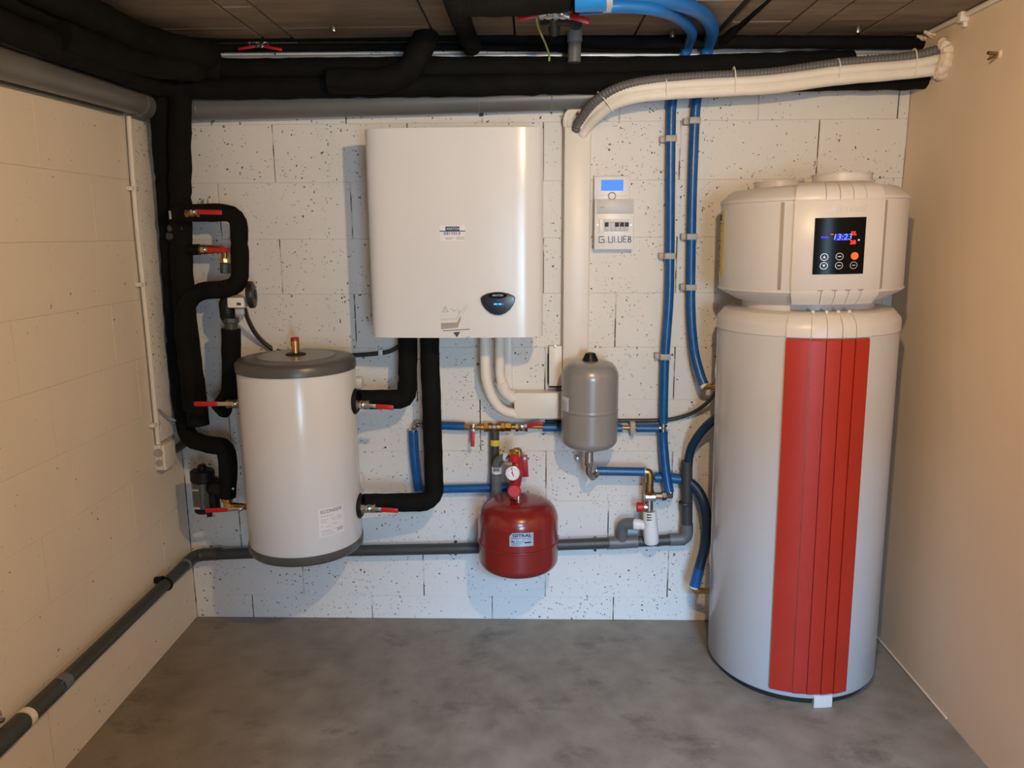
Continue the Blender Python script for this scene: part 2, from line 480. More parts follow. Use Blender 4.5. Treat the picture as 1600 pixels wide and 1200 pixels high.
# pendant bulb that lights the room (hangs above and in front of the camera's view)
BP = BULB_POS + Vector((0, 0, .062))
bl = thing('pendant_bulb', 'bare warm light bulb hanging from the ceiling in front of the camera', 'lamp', (BULB_POS.x, BULB_POS.y, ZC))
obj('ceiling_rose', lathe([(0, -.02), (.03, -.018), (.04, 0), (0, 0)], (BULB_POS.x, BULB_POS.y, ZC), seg=20), M['whitep'], bl)
obj('flex', cyl((BULB_POS.x, BULB_POS.y, ZC - .018), BP + Vector((0, 0, .075)), .003, 8), M['whitep'], bl)
obj('socket', lathe([(.008, .09), (.016, .08), (.018, .035), (.0, .033)], BP, seg=16), M['whitep'], bl)
obj('bulb', lathe([(0, -.032), (.014, -.028), (.026, -.016), (.03, 0), (.026, .016), (.015, .032), (0, .034)], BP, seg=12), M['e_bulb'], bl)

# ------------------------------------------------------------------ ball valve
V3 = Vector
def ball_valve(label, c, axis, root, tip, br=.016, blen=.07, bodym='brass', redfrac=.36, wid=.0165, nrm=(0, -1, 0), body=True):
    c = V3(c); axis = V3(axis).normalized(); root = V3(root); tip = V3(tip)
    t = thing('ball_valve', label, 'valve', c, 'ball valves with red levers')
    if body:
        h = blen / 2
        b = MB()
        b.add(lathe([(br * .8, -h), (br * 1.15, -h), (br * 1.15, -h * .55)], c, axis, 6))
        b.add(lathe([(br * 1.15, h * .55), (br * 1.15, h), (br * .8, h)], c, axis, 6))
        b.add(lathe([(br * .85, -h * .6), (br * 1.05, -h * .25), (br * 1.1, 0), (br * 1.05, h * .25), (br * .85, h * .6)], c, axis, 20))
        obj('valve_body', b, M[bodym], t)
    n = V3(nrm)
    st = MB()
    if body: st.add(cyl(c, root + n * .004, br * .45, 12))
    st.add(lathe([(br * .62, -.003), (br * .62, .007), (br * .4, .009)], root, n, 6))
    obj('stem_nut', st, M['chrome'], t)
    d = tip - root
    mid = root + d * redfrac
    lv = MB(); lv.add(bar(root - d.normalized() * br * .8, mid + d * .06, wid * .85, .003, nrm, .001))
    L = obj('lever', lv, M['steel'], t)
    g = MB(); g.add(bar(mid, tip, wid, .008, nrm, .0034))
    obj('grip', g, M['red'], L, label='red vinyl grip')
    return t

# ------------------------------------------------------------------ tubes
def tube(name, label, cat, path, r, m, group=None, seg=16, wob=0, seed=0):
    o = obj(name, sweep(path, r, seg, wob, seed), M[m])
    return tag(o, label, cat, group)
def ftube(name, label, path, r, seed=0, group='black foam insulated pipes', fil=.06, cat='pipe', wob=.10, cuts=()):
    """insulated pipe with slightly uneven foam; cuts = fractions where sleeves butt together"""
    p = resample(fillet(path, fil), .018)
    def rr(i, n):
        t = i / (n - 1)
        for c in cuts:
            if abs(t - c) < .6 / n: return r * .90
        return r
    o = obj(name, sweep(p, rr, 18, wob, seed), M['foam'])
    return tag(o, label, cat, group)

# --- along the ceiling, back wall
ftube('insulated_pipe', 'upper thick black insulated pipe running along left wall and back wall under the ceiling',
      [(-1.085, -2.6, 2.058), (-1.085, -.12, 2.075), (-.9, -.105, 2.062), P(700, 106, -.105), P(1000, 107, -.105), P(1200, 100, -.10), P(1330, 95, -.07)], .036, 1, fil=.16, cuts=(.55, .8))
ftube('insulated_pipe', 'lower thick black insulated pipe running from left wall along back wall to the right wall',
      [(-1.085, -2.6, 1.985), (-1.085, -.13, 2.004), (-.9, -.11, 2.003), P(700, 133, -.11), P(1000, 127, -.11), P(1300, 124, -.10), P(1440, 122, -.09) + V3((.04, 0, 0))], .037, 2, fil=.16, cuts=(.5, .74))
ftube('insulated_pipe', 'thin black insulated pipe hugging the ceiling edge above the white conduit',
      [(-1.12, -1.4, 2.125), (-1.10, -.16, 2.122), P(330, 55, -.085), P(690, 54, -.085), P(1000, 66, -.075), P(1290, 66, -.07), P(1455, 66, -.05)], .021, 3, fil=.1)
ftube('insulated_pipe', 'dark pipe between the ceiling pipe and the white conduit on the back wall',
      [P(320, 76, -.03), P(700, 73, -.03), P(1062, 77, -.03)], .013, 4, wob=.05)
tube('conduit', 'thin pale grey conduit running along the top of the back wall behind the black pipes', 'conduit',
     [P(322, 91, -.012), P(560, 89, -.012), P(800, 87, -.012), P(1060, 86, -.012), P(1428, 79, -.012)], .0085, 'galv')
ftube('insulated_pipe', 'short thick black insulated branch bending up to the ceiling before the twin black pipes',
      [P(514, 126, -.175), P(600, 127, -.175), P(640, 112, -.172), P(664, 62, -.165), P(668, 50, -.16)], .041, 5, fil=.08, wob=.06)
ftube('insulated_pipe', 'black insulated pipe coming from above towards the back wall left of the ceiling valves',
      [PZ(690, -70, 2.10), PZ(708, -8, 2.10), P(724, 40, -.24), P(738, 74, -.13)], .031, 6, fil=.08)
ftube('insulated_pipe', 'black insulated pipe crossing under the ceiling to the two ceiling valves',
      [PZ(716, 6, 2.118), PZ(780, 6, 2.116), PZ(850, 2, 2.118), PZ(905, -6, 2.118)], .032, 7, fil=.08)
ftube('insulated_pipe', 'dark pipe angling from the ceiling down behind the second blue hose',
      [P(1204, -8, -.46), P(1160, 34, -.2), P(1128, 66, -.09)], .014, 8, fil=.05, wob=.05)
ftube('insulated_pipe', 'fat black insulated elbow bridging the left wall and back wall pipes in the ceiling corner',
      [(-1.03, -1.9, 2.095), (-1.03, -.34, 2.10), (-.90, -.19, 2.088), P(322, 84, -.16)], .044, 31, fil=.14)
ftube('insulated_pipe', 'black insulated pipe bulging under the corner elbow towards the back wall',
      [(-1.06, -.75, 2.02), (-1.045, -.33, 2.035), (-.93, -.21, 2.045), P(300, 100, -.17), P(345, 108, -.14)], .040, 32, fil=.12)
# grey drain pipes at the top
dr = thing('drain_pipe', 'large grey plastic drain pipe along the back wall below the black pipes', 'pipe', P(300, 172, -.05), 'grey plastic pipes')
obj('pipe_run', sweep([P(262, 171, -.05), P(300, 170, -.05), P(600, 162, -.05), P(930, 152, -.05)], .0395, 24), M['pvc'], dr)
for u in (312, 749, 862): obj('pipe_joint', ring(P(u, 170 - (u - 300) * .0285, -.05), (1, 0, -.01), .0392, .0022, 24, 6), M['pvcl' if u > 400 else 'pvc'], dr)
obj('pipe_clip', bar(P(751, 170, -.02), P(753, 181, -.012), .014, .012, bev=.002), M['pvcd'], dr)
dl = thing('drain_pipe', 'large grey plastic drain pipe along the top of the left wall', 'pipe', PX(215, 165, -1.15), 'grey plastic pipes')
obj('pipe_run', sweep([(-1.15, -2.6, 1.905), (-1.15, -.86, 1.932), (-1.15, -.06, 1.950)], .040, 24), M['pvc'], dl)
obj('pipe_socket', sweep([(-1.15, -.19, 1.947), (-1.15, -.05, 1.950)], .044, 24), M['pvc'], dl)
obj('fixing_rail', bar((-1.19, -1.9, 1.874), (-1.19, -.22, 1.906), .012, .016, (1, 0, 0), .003), M['pvc'], dl)

# --- ceiling valves, hose and stub
st = thing('plastic_pipe_stub', 'short grey plastic pipe stub with a collar standing above the black pipes', 'pipe', P(898, 95, -.15), 'grey plastic pipes')
obj('pipe_run', cyl(P(897, 98, -.15), P(899, 30, -.15), .0215, 20), M['pvc'], st)
obj('collar', cyl(P(898, 66, -.15), P(898, 44, -.15), .0245, 20, .002), M['pvcl'], st)
ball_valve('red lever pointing left on the middle ceiling valves', P(857, 20, -.52), (1, 0, 0), P(856, 19, -.55), P(810, 29, -.55), .016, .05, 'steel', .34)
ball_valve('red lever pointing right on the middle ceiling valves', P(880, 20, -.52), (1, 0, 0), P(877, 20, -.55), P(921, 34, -.55), .016, .05, 'steel', .3)
tag(obj('valve_manifold', MB().add(sweep(fillet([P(845, 30, -.46), P(868, 26, -.47), P(898, 30, -.40), P(900, 36, -.16)], .03), .022, 14)).add(cyl(P(864, 22, -.50), P(866, 48, -.40), .018, 12)), M['plasticblk']), 'dark pipe fittings behind the middle ceiling valves', 'fitting')
ball_valve('left one of two small red levers above the black pipes on the left', P(398, 66, -.05), (1, 0, 0), P(402, 72, -.075), P(372, 77, -.075), .010, .04, 'steel', .1, .010)
ball_valve('right one of two small red levers above the black pipes on the left', P(412, 66, -.05), (1, 0, 0), P(408, 72, -.075), P(441, 78, -.075), .010, .04, 'steel', .1, .010)
tube('earth_wire', 'green and yellow earth wire hanging down in front of the ceiling pipes', 'wire',
     smooth([P(838, 26, -.50), P(842, 45, -.40), P(852, 68, -.26), P(858, 86, -.16), P(858, 95, -.145)]), .0032, 'earth', seg=8)
tube('hose', 'outer bright blue hose looping under the ceiling', 'hose',
     smooth([PZ(905, -8, 2.122), PZ(1000, -5, 2.125), PZ(1060, 5, 2.125), P(1098, 22, -.42), P(1113, 46, -.24), P(1108, 68, -.08), P(1102, 90, -.045)]), .0205, 'bluehose', 'blue ceiling hoses')
tube('hose', 'inner bright blue hose looping under the ceiling', 'hose',
     smooth([PZ(905, 14, 2.09), PZ(975, 10, 2.098), PZ(1030, 16, 2.10), P(1064, 31, -.42), P(1081, 50, -.24), P(1076, 70, -.08), P(1069, 90, -.045)]), .0165, 'bluehose', 'blue ceiling hoses')
tp = thing('tape_wrap', 'bright blue tape wrapped round the hoses at the ceiling valves', 'tape', PZ(925, 8, 2.10))
obj('wrap', sweep(resample([PZ(899, -5, 2.108), PZ(948, -7, 2.108)], .01), .038, 16, .08, 3), M['bluetape'], tp)
obj('clear_tape', sweep(resample([PZ(943, -6, 2.108), PZ(955, -6, 2.108)], .006), .0375, 16, .12, 5), M['galv'], tp)
tv = text_vf('flexible', .022)
obj('print', mapvf(tv, lambda p: PZ(925, -7, 2.108) + V3((p.x, -.0388, p.y + .004))), M['paper'], tp, 0)
for u, v, nm in ((521, 42, 'left of the middle'), (1051, 51, 'beside the blue hoses'), (1341, 44, 'near the right wall')):
    b = PZ(u, v - 4, ZC)
    o = obj('ceiling_anchor', lathe([(0, -.024), (.008, -.022), (.0095, -.012), (.006, 0), (0, 0)], b, seg=12), M['steel'])
    tag(o, 'small metal anchor plug sticking out of the ceiling, ' + nm, 'anchor', 'ceiling anchors')

# --- white bundle and corrugated sleeve to the right wall
EndY = -.21
def bundle(du, dv, dy): return [P(u + du, v + dv, y + dy) for u, v, y in ((906, 204, -.055), (915, 190, -.075), (938, 167, -.13), (965, 152, -.165), (1010, 143, -.18), (1090, 137, -.18), (1200, 131, -.175), (1310, 117, -.18), (1420, 107, -.19))]
rb = thing('pipe_bundle', 'pair of white insulated refrigerant pipes tied together, bending from the trunking to the right wall', 'pipe', P(906, 204, -.06))
up_ = bundle(0, -6, -.002) + [V3((XR + .01, EndY, 2.052))]
lo_ = bundle(4, 7, .004) + [V3((XR + .01, EndY + .005, 2.022))]
obj('white_pipe', sweep(smooth(up_, 8), .0165, 16, .06, 2), M['whitefoam'], rb)
obj('white_pipe', sweep(smooth(lo_, 8), .0175, 16, .06, 9), M['whitefoam'], rb)
cg = [P(u, v, y) for u, v, y in ((899, 204, -.055), (908, 186, -.08), (928, 160, -.14), (962, 139, -.175), (1010, 127, -.185), (1090, 120, -.18), (1200, 114, -.17), (1310, 99, -.175), (1420, 89, -.19))] + [V3((XR + .01, EndY - .005, 2.085))]
cp = resample(smooth(cg, 12), .0028)
tag(obj('corrugated_sleeve', sweep(cp, lambda i, n: .0165 if (i // 2) % 2 else .0148, 14), M['corr'], None, 60), 'grey corrugated conduit lying on top of the white pipe pair', 'conduit')
for u, v, y in ((946, 160, -.15), (1040, 136, -.18), (1147, 126, -.178), (1309, 110, -.178), (1428, 98, -.192)):
    c = P(u, v, y)
    pth = [];
    dirx = (P(u + 6, v - 1, y) - P(u - 6, v, y)).normalized() if u > 960 else (P(u + 6, v - 5, y) - P(u - 6, v + 5, y)).normalized()
    nz = V3((0, -1, 0)).cross(dirx).normalized()
    hh = .042 if u in (946, 1147, 1428) else .036
    for k in range(17):
        t = 2 * PI * k / 16
        pth.append(c + nz * (hh * math.cos(t)) + V3((0, 1, 0)) * (.0225 * math.sin(t)))
    obj('cable_tie', sweep(pth, .0022, 6), M['whitep'], rb)
ff = MB()
for k in range(14):
    a = 2 * PI * k / 14; rr = .042 + .010 * random.random()
    q = V3((XR - .004 - .012 * random.random(), EndY + .030 * math.cos(a) * 1.0, 2.048 + .046 * math.sin(a)))
    ff.add(lathe([(0, -.02), (.016, -.012), (.021, 0), (.015, .013), (0, .02)], q, (random.random() - .5, random.random() - .5, 1), 8))
tag(obj('wall_filler', ff, M['filler']), 'rough ring of filling foam around the hole in the right wall', 'filler')

# plastic trunking
trk = thing('cable_trunking', 'tall ivory plastic trunking on the wall beside the white boiler', 'trunking', P(902, 570, 0))
a, b = P(882, 198, -.055), P(925, 198, -.055); zb = P(900, 640, -.055).z
obj('trunk_body', box((a.x - .003, -.03, zb), (b.x, 0, a.z - .002), .002), M['ivory'], trk)
obj('trunk_cover', box((a.x, -.058, zb), (b.x - .003, -.028, a.z), .006), M['ivory'], trk)
ht = thing('cable_trunking', 'short level ivory trunking box between white pipes and grey vessel', 'trunking', P(840, 650, 0))
a, b = P(803, 614, -.075), P(878, 655, -.075)
obj('trunk_body', box((a.x + .003, -.04, b.z + .003), (b.x + .06, 0, a.z - .003), .002), M['ivory'], ht)
obj('trunk_cover', box((a.x, -.075, b.z), (b.x + .06, -.038, a.z), .006), M['ivory'], ht)
js = thing('trunking_offcut', 'narrow ivory plastic box left of the grey vessel above the level trunking', 'trunking', P(867, 605, 0))
a, b = P(858, 541, -.035), P(878, 603, -.035)
obj('cover', box((a.x, -.037, b.z), (b.x, 0, a.z), .002), M['ivory'], js)
obj('slot', box((a.x - .004, -.02, b.z + .004), (a.x, 0, a.z - .03), 0), M['shadowgap'], js, 0)
obj('base', box((a.x, -.036, b.z - .006), (b.x + .004, 0, b.z - .0005), 0), M['shadowgap'], js, 0)
obj('screw', lathe([(.005, 0), (.005, .003), (0, .004)], P(867, 541, -.036), (0, -1, 0), 10), M['steel'], js)
# loose plaster-covered wires beside the trunk top
wl = MB()
for k in range(3):
    wl.add(sweep(smooth([P(884 + 4 * k, 205, -.02), P(883 + 5 * k, 185, -.045), P(890 + 5 * k, 172, -.05), P(900 + 4 * k, 168, -.05), P(908 + 4 * k, 176, -.05)]), .0075, 8, .25, k))
tag(obj('expanded_foam', wl, M['whitefoam']), 'lumpy cream foam and wires at the top of the tall trunking', 'filler')

# ------------------------------------------------------------------ boiler
D = .31
x0, x1 = P(573, 300, -D + .03).x, P(849, 300, -D + .03).x
z1, z0 = P(700, 199.5, -D).z, P(700, 527.5, -D).z
bo = thing('wall_boiler', 'large white wall-hung heating unit with rounded front and small dark control panel', 'boiler', ((x0 + x1) / 2, 0, z0))
obj('casing', box((x0 + .012, -.20, z0 + .012), (x1 - .012, -.02, z1 - .004), .004), M['whitep'], bo)
obj('wall_bracket', box((x0 + .05, -.02, z1 - .10), (x1 - .05, 0, z1 + .012), .003), M['steel'], bo)
prof = [(x0, -.2)]
R = .085
for k in range(11):
    t = PI / 2 * k / 10
    prof.append((x0 + .09 * (1 - math.cos(t)) ** 1.15 , -D + .045 - .045 * math.sin(t) + 0))
for k in range(1, 8): prof.append((x0 + .09 + (x1 - x0 - .18) * k / 8, -D - .006 * math.sin(PI * k / 8)))
for k in range(11):
    t = PI / 2 * (1 - k / 10)
    prof.append((x1 - .09 * (1 - math.cos(t)) ** 1.15, -D + .045 - .045 * math.sin(t)))
prof.append((x1, -.2))
v = []; f = []
for (px, py) in prof: v += [V3((px, py, z0)), V3((px, py, z1))]
n = len(prof)
for i in range(n - 1): f.append((2 * i, 2 * i + 2, 2 * i + 3, 2 * i + 1))
f.append(tuple(2 * i for i in range(n))); f.append(tuple(2 * i + 1 for i in range(n))); f.append((2 * n - 2, 2 * n - 1, 1, 0))
obj('front_cover', (v, f), M['white'], bo, 50)
# control panel: shield-shaped dark bezel
YF = -D - .0062
def fp(u, v): p = P(u, v, YF); return p
pc = P(778, 473, YF); s = (P(805, 473, YF).x - P(751, 473, YF).x) / 2
out = []
N = 26
pts2 = [(-1, .28), (-.9, .40), (-.6, .54), (-.25, .61), (0, .62), (.25, .61), (.6, .54), (.9, .40), (1, .28), (.985, .10), (.9, -.12), (.72, -.38), (.45, -.60), (.2, -.70), (0, -.725), (-.2, -.70), (-.45, -.60), (-.72, -.38), (-.9, -.12), (-.985, .10)]
def shield(sc, y, z=0): return [V3((pc.x + a * s * sc, y, pc.z + b * s * sc)) for a, b in pts2]
def loft(rings):
    v = [p for r in rings for p in r]; n = len(rings[0]); f = []
    for i in range(len(rings) - 1):
        for k in range(n): j = (k + 1) % n; f.append((i * n + k, i * n + j, (i + 1) * n + j, (i + 1) * n + k))
    f.append(tuple(range(n))); f.append(tuple(range((len(rings) - 1) * n, len(rings) * n)))
    return v, f
cpn = obj('control_panel', loft([shield(1, YF + .006), shield(1, YF - .004), shield(.95, YF - .008), shield(.88, YF - .0085)]), M['bezel'], bo)
ell = [(math.cos(2 * PI * k / 20) * .55, .42 + .16 * math.sin(2 * PI * k / 20)) for k in range(20)]
obj('logo_band', loft([[V3((pc.x + a * s, YF - .0085, pc.z + b * s)) for a, b in ell], [V3((pc.x + a * s, YF - .0092, pc.z + b * s)) for a, b in ell]]), M['glassblk'], cpn)
obj('logo', mapvf(text_vf('ARISTON', .0085), lambda p: V3((pc.x + p.x, YF - .0096, pc.z + .43 * s + p.y))), M['paper'], cpn, 0)
dg = MB()
for a in (-.13, .12): dg.add(box((pc.x + (a - .095) * s, YF - .0094, pc.z - .115 * s), (pc.x + (a + .095) * s, YF - .0084, pc.z - .02 * s), .0004))
obj('digits', dg, M['e_cyan'], cpn)
obj('indicator', box((pc.x + .27 * s, YF - .0094, pc.z - .09 * s), (pc.x + .31 * s, YF - .0084, pc.z - .05 * s), 0), M['paper'], cpn, 0)
obj('status_text', box((pc.x - .02 * s, YF - .0092, pc.z + .13 * s), (pc.x + .16 * s, YF - .0084, pc.z + .155 * s), 0), M['e_disp'], cpn, 0)
# stickers on the front
def rectpx(u0, v0, u1, v1, y0, y1):
    a, b = P(u0, v0, y0), P(u1, v1, y0); return box((a.x, y1, b.z), (b.x, y0, a.z))
YS = YF - .0002
sk = obj('energy_sticker', rectpx(687, 352, 727, 376, YF + .004, YS - .0004), M['paper'], bo, 0, 'small barcode sticker')
obj('print_band', rectpx(696, 354, 718, 360.5, YS, YS - .0008), M['navy'], sk, 0)
obj('logo', mapvf(text_vf('ARISTON', .0105), lambda p: P(708, 357.7, YS - .0011) + V3((p.x, 0, p.y))), M['paper'], sk, 0)
pr = MB(); pr.add(rectpx(687, 360.5, 727, 361.8, YS, YS - .0008))
for k in range(13):
    u = 693 + k * 2.05 + random.random(); pr.add(rectpx(u, 362.5, u + .5 + .7 * random.random(), 367, YS, YS - .0008))
obj('print', pr, M['navy'], sk, 0)
pr = MB()
for v_, a_, b_ in ((371.3, 696, 711), (373.2, 696, 706), (370.5, 713, 726), (373, 713, 726)): pr.add(rectpx(a_, v_, b_, v_ + .8, YS, YS - .0008))
obj('fine_print', pr, M['inklt'], sk, 0)
wk = obj('instruction_sticker', rectpx(689, 474, 735, 527, YF + .004, YS - .0003), M['paper'], bo, 0, 'clear sticker with grey drawing of the lower cover')
wk.data.materials[0] = M['white']
def poly(pts, y0=YS, y1=None):
    y1 = YS - .0007 if y1 is None else y1
    return loft([[P(a, b, y0) for a, b in pts], [P(a, b, y1) for a, b in pts]])
def line(a, b, wd=.7): return bar(P(*a, YS - .0003), P(*b, YS - .0003), wd / 430, .0008)
pr = MB(); tri = [(691.5, 487.5), (700.5, 487), (695.5, 478.5)]
for a, b in zip(tri, tri[1:] + tri[:1]): pr.add(line(a, b))
pr.add(line((695.6, 481.5), (695.6, 485), .9)); pr.add(line((703, 483), (708, 482.6), .6)); pr.add(line((706.5, 485.6), (713, 484.8), .8))
pr.add(line((689, 499), (713.5, 498), .5)); pr.add(line((713.5, 498), (719, 486), .6)); pr.add(line((715, 481), (717, 489), .5)); pr.add(line((719, 488), (729, 475.5), .45)); pr.add(line((722, 490), (731, 478), .4))
obj('drawing', pr, M['inklt'], wk, 0)
obj('drawn_cover', poly([(689, 504.8), (714, 503.8), (719.8, 492), (720, 499), (715.5, 512), (689.5, 514.3)]), M['greystrip'], wk, 0)
pr = MB(); pr.add(line((692, 517), (734, 514.3), .9)); obj('caption', pr, M['ink'], wk, 0)
obj('arrow', poly([(708, 519.8), (713, 518.6), (719, 519), (714, 527)]), M['ink'], wk, 0)
pr = MB(); pr.add(line((728, 526.7), (735, 526.3), .6)); obj('caption', pr, M['inklt'], wk, 0)

# white insulated pipes below the boiler
wp = thing('insulated_pipe', 'white insulated pipe curving from below the boiler into the level trunking', 'pipe', P(757, 530, -.10), 'white insulated pipes under the boiler')
obj('sleeve', sweep(smooth([P(758, 505, -.11), P(758, 560, -.11), P(760, 595, -.10), P(771, 625, -.085), P(788, 642, -.065), P(812, 647, -.055)]), .0185, 16, .05, 4), M['whitefoam'], wp)
wp = thing('insulated_pipe', 'second white pipe below the boiler ending in wrapped tape at the trunking', 'pipe', P(781, 530, -.08), 'white insulated pipes under the boiler')
obj('sleeve', sweep(smooth([P(781, 505, -.085), P(781, 560, -.085), P(782, 590, -.075), P(790, 612, -.06), P(812, 628, -.05)]), .017, 16, .05, 8), M['whitefoam'], wp)
obj('tape', sweep(smooth([P(783, 596, -.072), P(791, 613, -.06), P(803, 622, -.052)]), .0225, 14, .22, 1), M['whitefoam'], wp)
tag(obj('cable_trunking', box((P(788, 560, -.03).x, -.03, P(790, 612, -.03).z), (P(800, 560, -.03).x, 0, P(790, 505, -.03).z), .004), M['ivory']), 'slim white trunking strip behind the white pipes under the boiler', 'trunking')

# ------------------------------------------------------------------ left buffer tank
TY = -.27
tl, tr = P(383, 700, TY), P(559.5, 700, TY)
tr_ = (tr.x - tl.x) / 2 * .985; tcx = (tl.x + tr.x) / 2
# silhouette leans a little with the perspective; tank axis is vertical
def tz(v): return P(470, v, TY - tr_ * .98).z
zt, zb_, zc1, zc0 = tz(566), tz(887), tz(590), tz(873)
zt = zc1 + .036
tk = thing('buffer_tank', 'white cylindrical buffer tank with dark grey top and bottom caps on the left', 'tank', (tcx, TY, zb_))
O = (tcx, TY, 0)
obj('body', lathe([(tr_ - .004, zc0 - .01), (tr_, zc0), (tr_, zc1), (tr_ - .004, zc1 + .01)], O, seg=64), M['white'], tk)
obj('base_cap', lathe([(0, zb_ - .004), (tr_ * .9, zb_ - .004), (tr_ * .985, zb_ + .002), (tr_ + .003, zb_ + .012), (tr_ + .003, zc0 + .003), (tr_ - .002, zc0 + .004)], O, seg=64), M['capgrey'], tk)
tc = obj('lid', lathe([(tr_ - .002, zc1 - .004), (tr_ + .004, zc1 - .003), (tr_ + .004, zt - .012), (tr_ * .985, zt - .003), (tr_ * .95, zt), (tr_ * .80, zt + .003), (tr_ * .74, zt + .002), (tr_ * .70, zt + .004), (tr_ * .3, zt + .006), (0, zt + .006)], O, seg=64), M['capgrey'], tk)
obj('lid_disc', lathe([(tr_ * .38, zt + .0045), (tr_ * .66, zt + .004), (tr_ * .66, zt + .0062), (tr_ * .38, zt + .0075)], O, seg=48), M['lidgrey'], tc)
obj('rubber_grommet', lathe([(.034, zt + .004), (.034, zt + .011), (.026, zt + .014), (0, zt + .014)], (tcx - .0, TY, 0), seg=24), M['rubber'], tc)
av = thing('air_vent', 'brass pipe nipple with a red cap standing on the buffer tank lid', 'fitting', (tcx, TY, zt + .014))
hz = P(462, 527, TY).z
obj('nipple', lathe([(.0125, zt + .014), (.0125, hz - .03), (.0145, hz - .03), (.0145, hz - .012), (0, hz - .012)], (tcx, TY, 0), seg=18), M['brass'], av)
obj('cap', lathe([(.0142, hz - .022), (.0142, hz - .003), (.011, hz), (0, hz)], (tcx, TY, 0), seg=12), M['reddk'], av)
# label on the tank, wrapped round the cylinder
def onTank(a_mid, zc, off):
    return lambda p: V3((tcx + (tr_ + off) * math.sin(a_mid + p.x / tr_), TY - (tr_ + off) * math.cos(a_mid + p.x / tr_), zc + p.y))
camang = math.atan2(CAM.x - tcx, TY - CAM.y) # direction to camera measured from -Y
def tang(u): # surface angle seen at pixel column u
    best = min(range(-900, 900), key=lambda k: abs(proj_u(V3((tcx + tr_ * math.sin(camang + k / 600), TY - tr_ * math.cos(camang + k / 600), .55))) - u))
    return camang + best / 600
def proj_u(p): d = p - CAM; return 800 + F * d.dot(rt) / d.dot(fw)
def proj_v(p): d = p - CAM; return 600 - F * d.dot(up) / d.dot(fw)
am = tang(519.5); lw = (tang(539) - tang(500)) * tr_
zl = zc0 + .008 + .0; zl1 = P(519, 797, TY - tr_ * .9).z; zl0 = P(519, 842, TY - tr_ * .9).z; zm = (zl0 + zl1) / 2; lh = zl1 - zl0
lb = obj('rating_label', plate(quad(-lw / 2, -lh / 2, lw / 2, lh / 2, 8), lambda p, o: onTank(am, zm, .0002 + o)(p), .0004), M['paper'], tk, 0, 'white rating label')
obj('label_name', mapvf(text_vf('ECONSIDE', .0165), lambda p: onTank(am, zm + lh * .37, .0009)(p)), M['ink'], lb, 0)
pr = MB()
def strip(x0_, y0_, x1_, y1_): return mapvf(quad(x0_, y0_, x1_, y1_, 3), onTank(am, zm, .0009))
for k, (a, b, c, h) in enumerate([(-.42, .05, .22, .012), (-.42, -.15, .10, .012), (-.05, .08, .12, .012), (.18, .40, .13, .012), (-.42, -.2, .02, .012), (.0, .2, .05, .012), (.22, .4, .06, .014), (-.4, -.36, -.12, .02), (-.25, -.05, -.16, .012), (0, .18, -.10, .012), (-.42, -.05, -.29, .016), (-.42, .02, -.36, .012), (-.42, .1, -.43, .012), (.05, .2, -.28, .012)]):
    pr.add(strip(a * lw, (c - h / 2) * lh, b * lw, (c + h / 2) * lh))
for k in range(9): pr.add(strip((.18 + k * .03) * lw, -.38 * lh, (.195 + k * .03) * lw, -.27 * lh))
obj('label_print', pr, M['inklt'], lb, 0)
# ports: dark rosettes and wall brackets
for u, v, nm in ((556, 627, 'upper'), (566, 790, 'lower')):
    c = P(u, v, TY)
    obj('port_rosette', lathe([(0, -.004), (.043, -.004), (.045, .002), (.038, .010), (0, .010)], V3((tcx + tr_ + .0, TY, c.z)), (1, 0, .0), 28), M['rubber'], tk)
for v in (598, 748):
    c = P(562, v, -.03)
    wb = MB(); wb.add(box((tcx + tr_ * .6, -.05, c.z - .02), (c.x + .012, -.005, c.z + .02), .008)); wb.add(lathe([(0, 0), (.011, .0), (.011, .006), (0, .008)], V3((c.x + .004, -.012, c.z - .034)), (0, -1, 0), 14))
    obj('wall_bracket', wb, M['whitep'], tk)

# black insulated pipes boiler -> tank
zA = P(560, 625, TY).z; zB = P(570, 787, TY).z
ftube('insulated_pipe', 'black insulated pipe from the boiler bending left into the upper tank port',
      [P(637, 505, -.13), P(637, 600, -.15), V3((P(634, 622, -.17).x, -.17, P(634, 624, -.17).z)), V3((tcx + tr_ + .012, TY + .005, zA))], .034, 11, fil=.05, wob=.07, cuts=(.45,))
ftube('insulated_pipe', 'long black insulated pipe from the boiler down to the lower tank port',
      [P(670, 505, -.13), P(675, 650, -.15), V3((P(679, 785, -.17).x, -.17, P(679, 784, -.17).z)), V3((tcx + tr_ + .012, TY + .005, zB))], .034, 12, fil=.055, wob=.07)
ball_valve('red lever below the upper right port of the buffer tank', P(566, 632, TY - .02), (1, 0, 0), P(566, 633, TY - .05), P(615, 637, TY - .055), .014, .05, 'steel', .42)
ball_valve('red lever below the lower right port of the buffer tank', P(576, 794, TY - .02), (1, 0, 0), P(576, 795, TY - .05), P(622, 798, TY - .055), .014, .05, 'steel', .42)

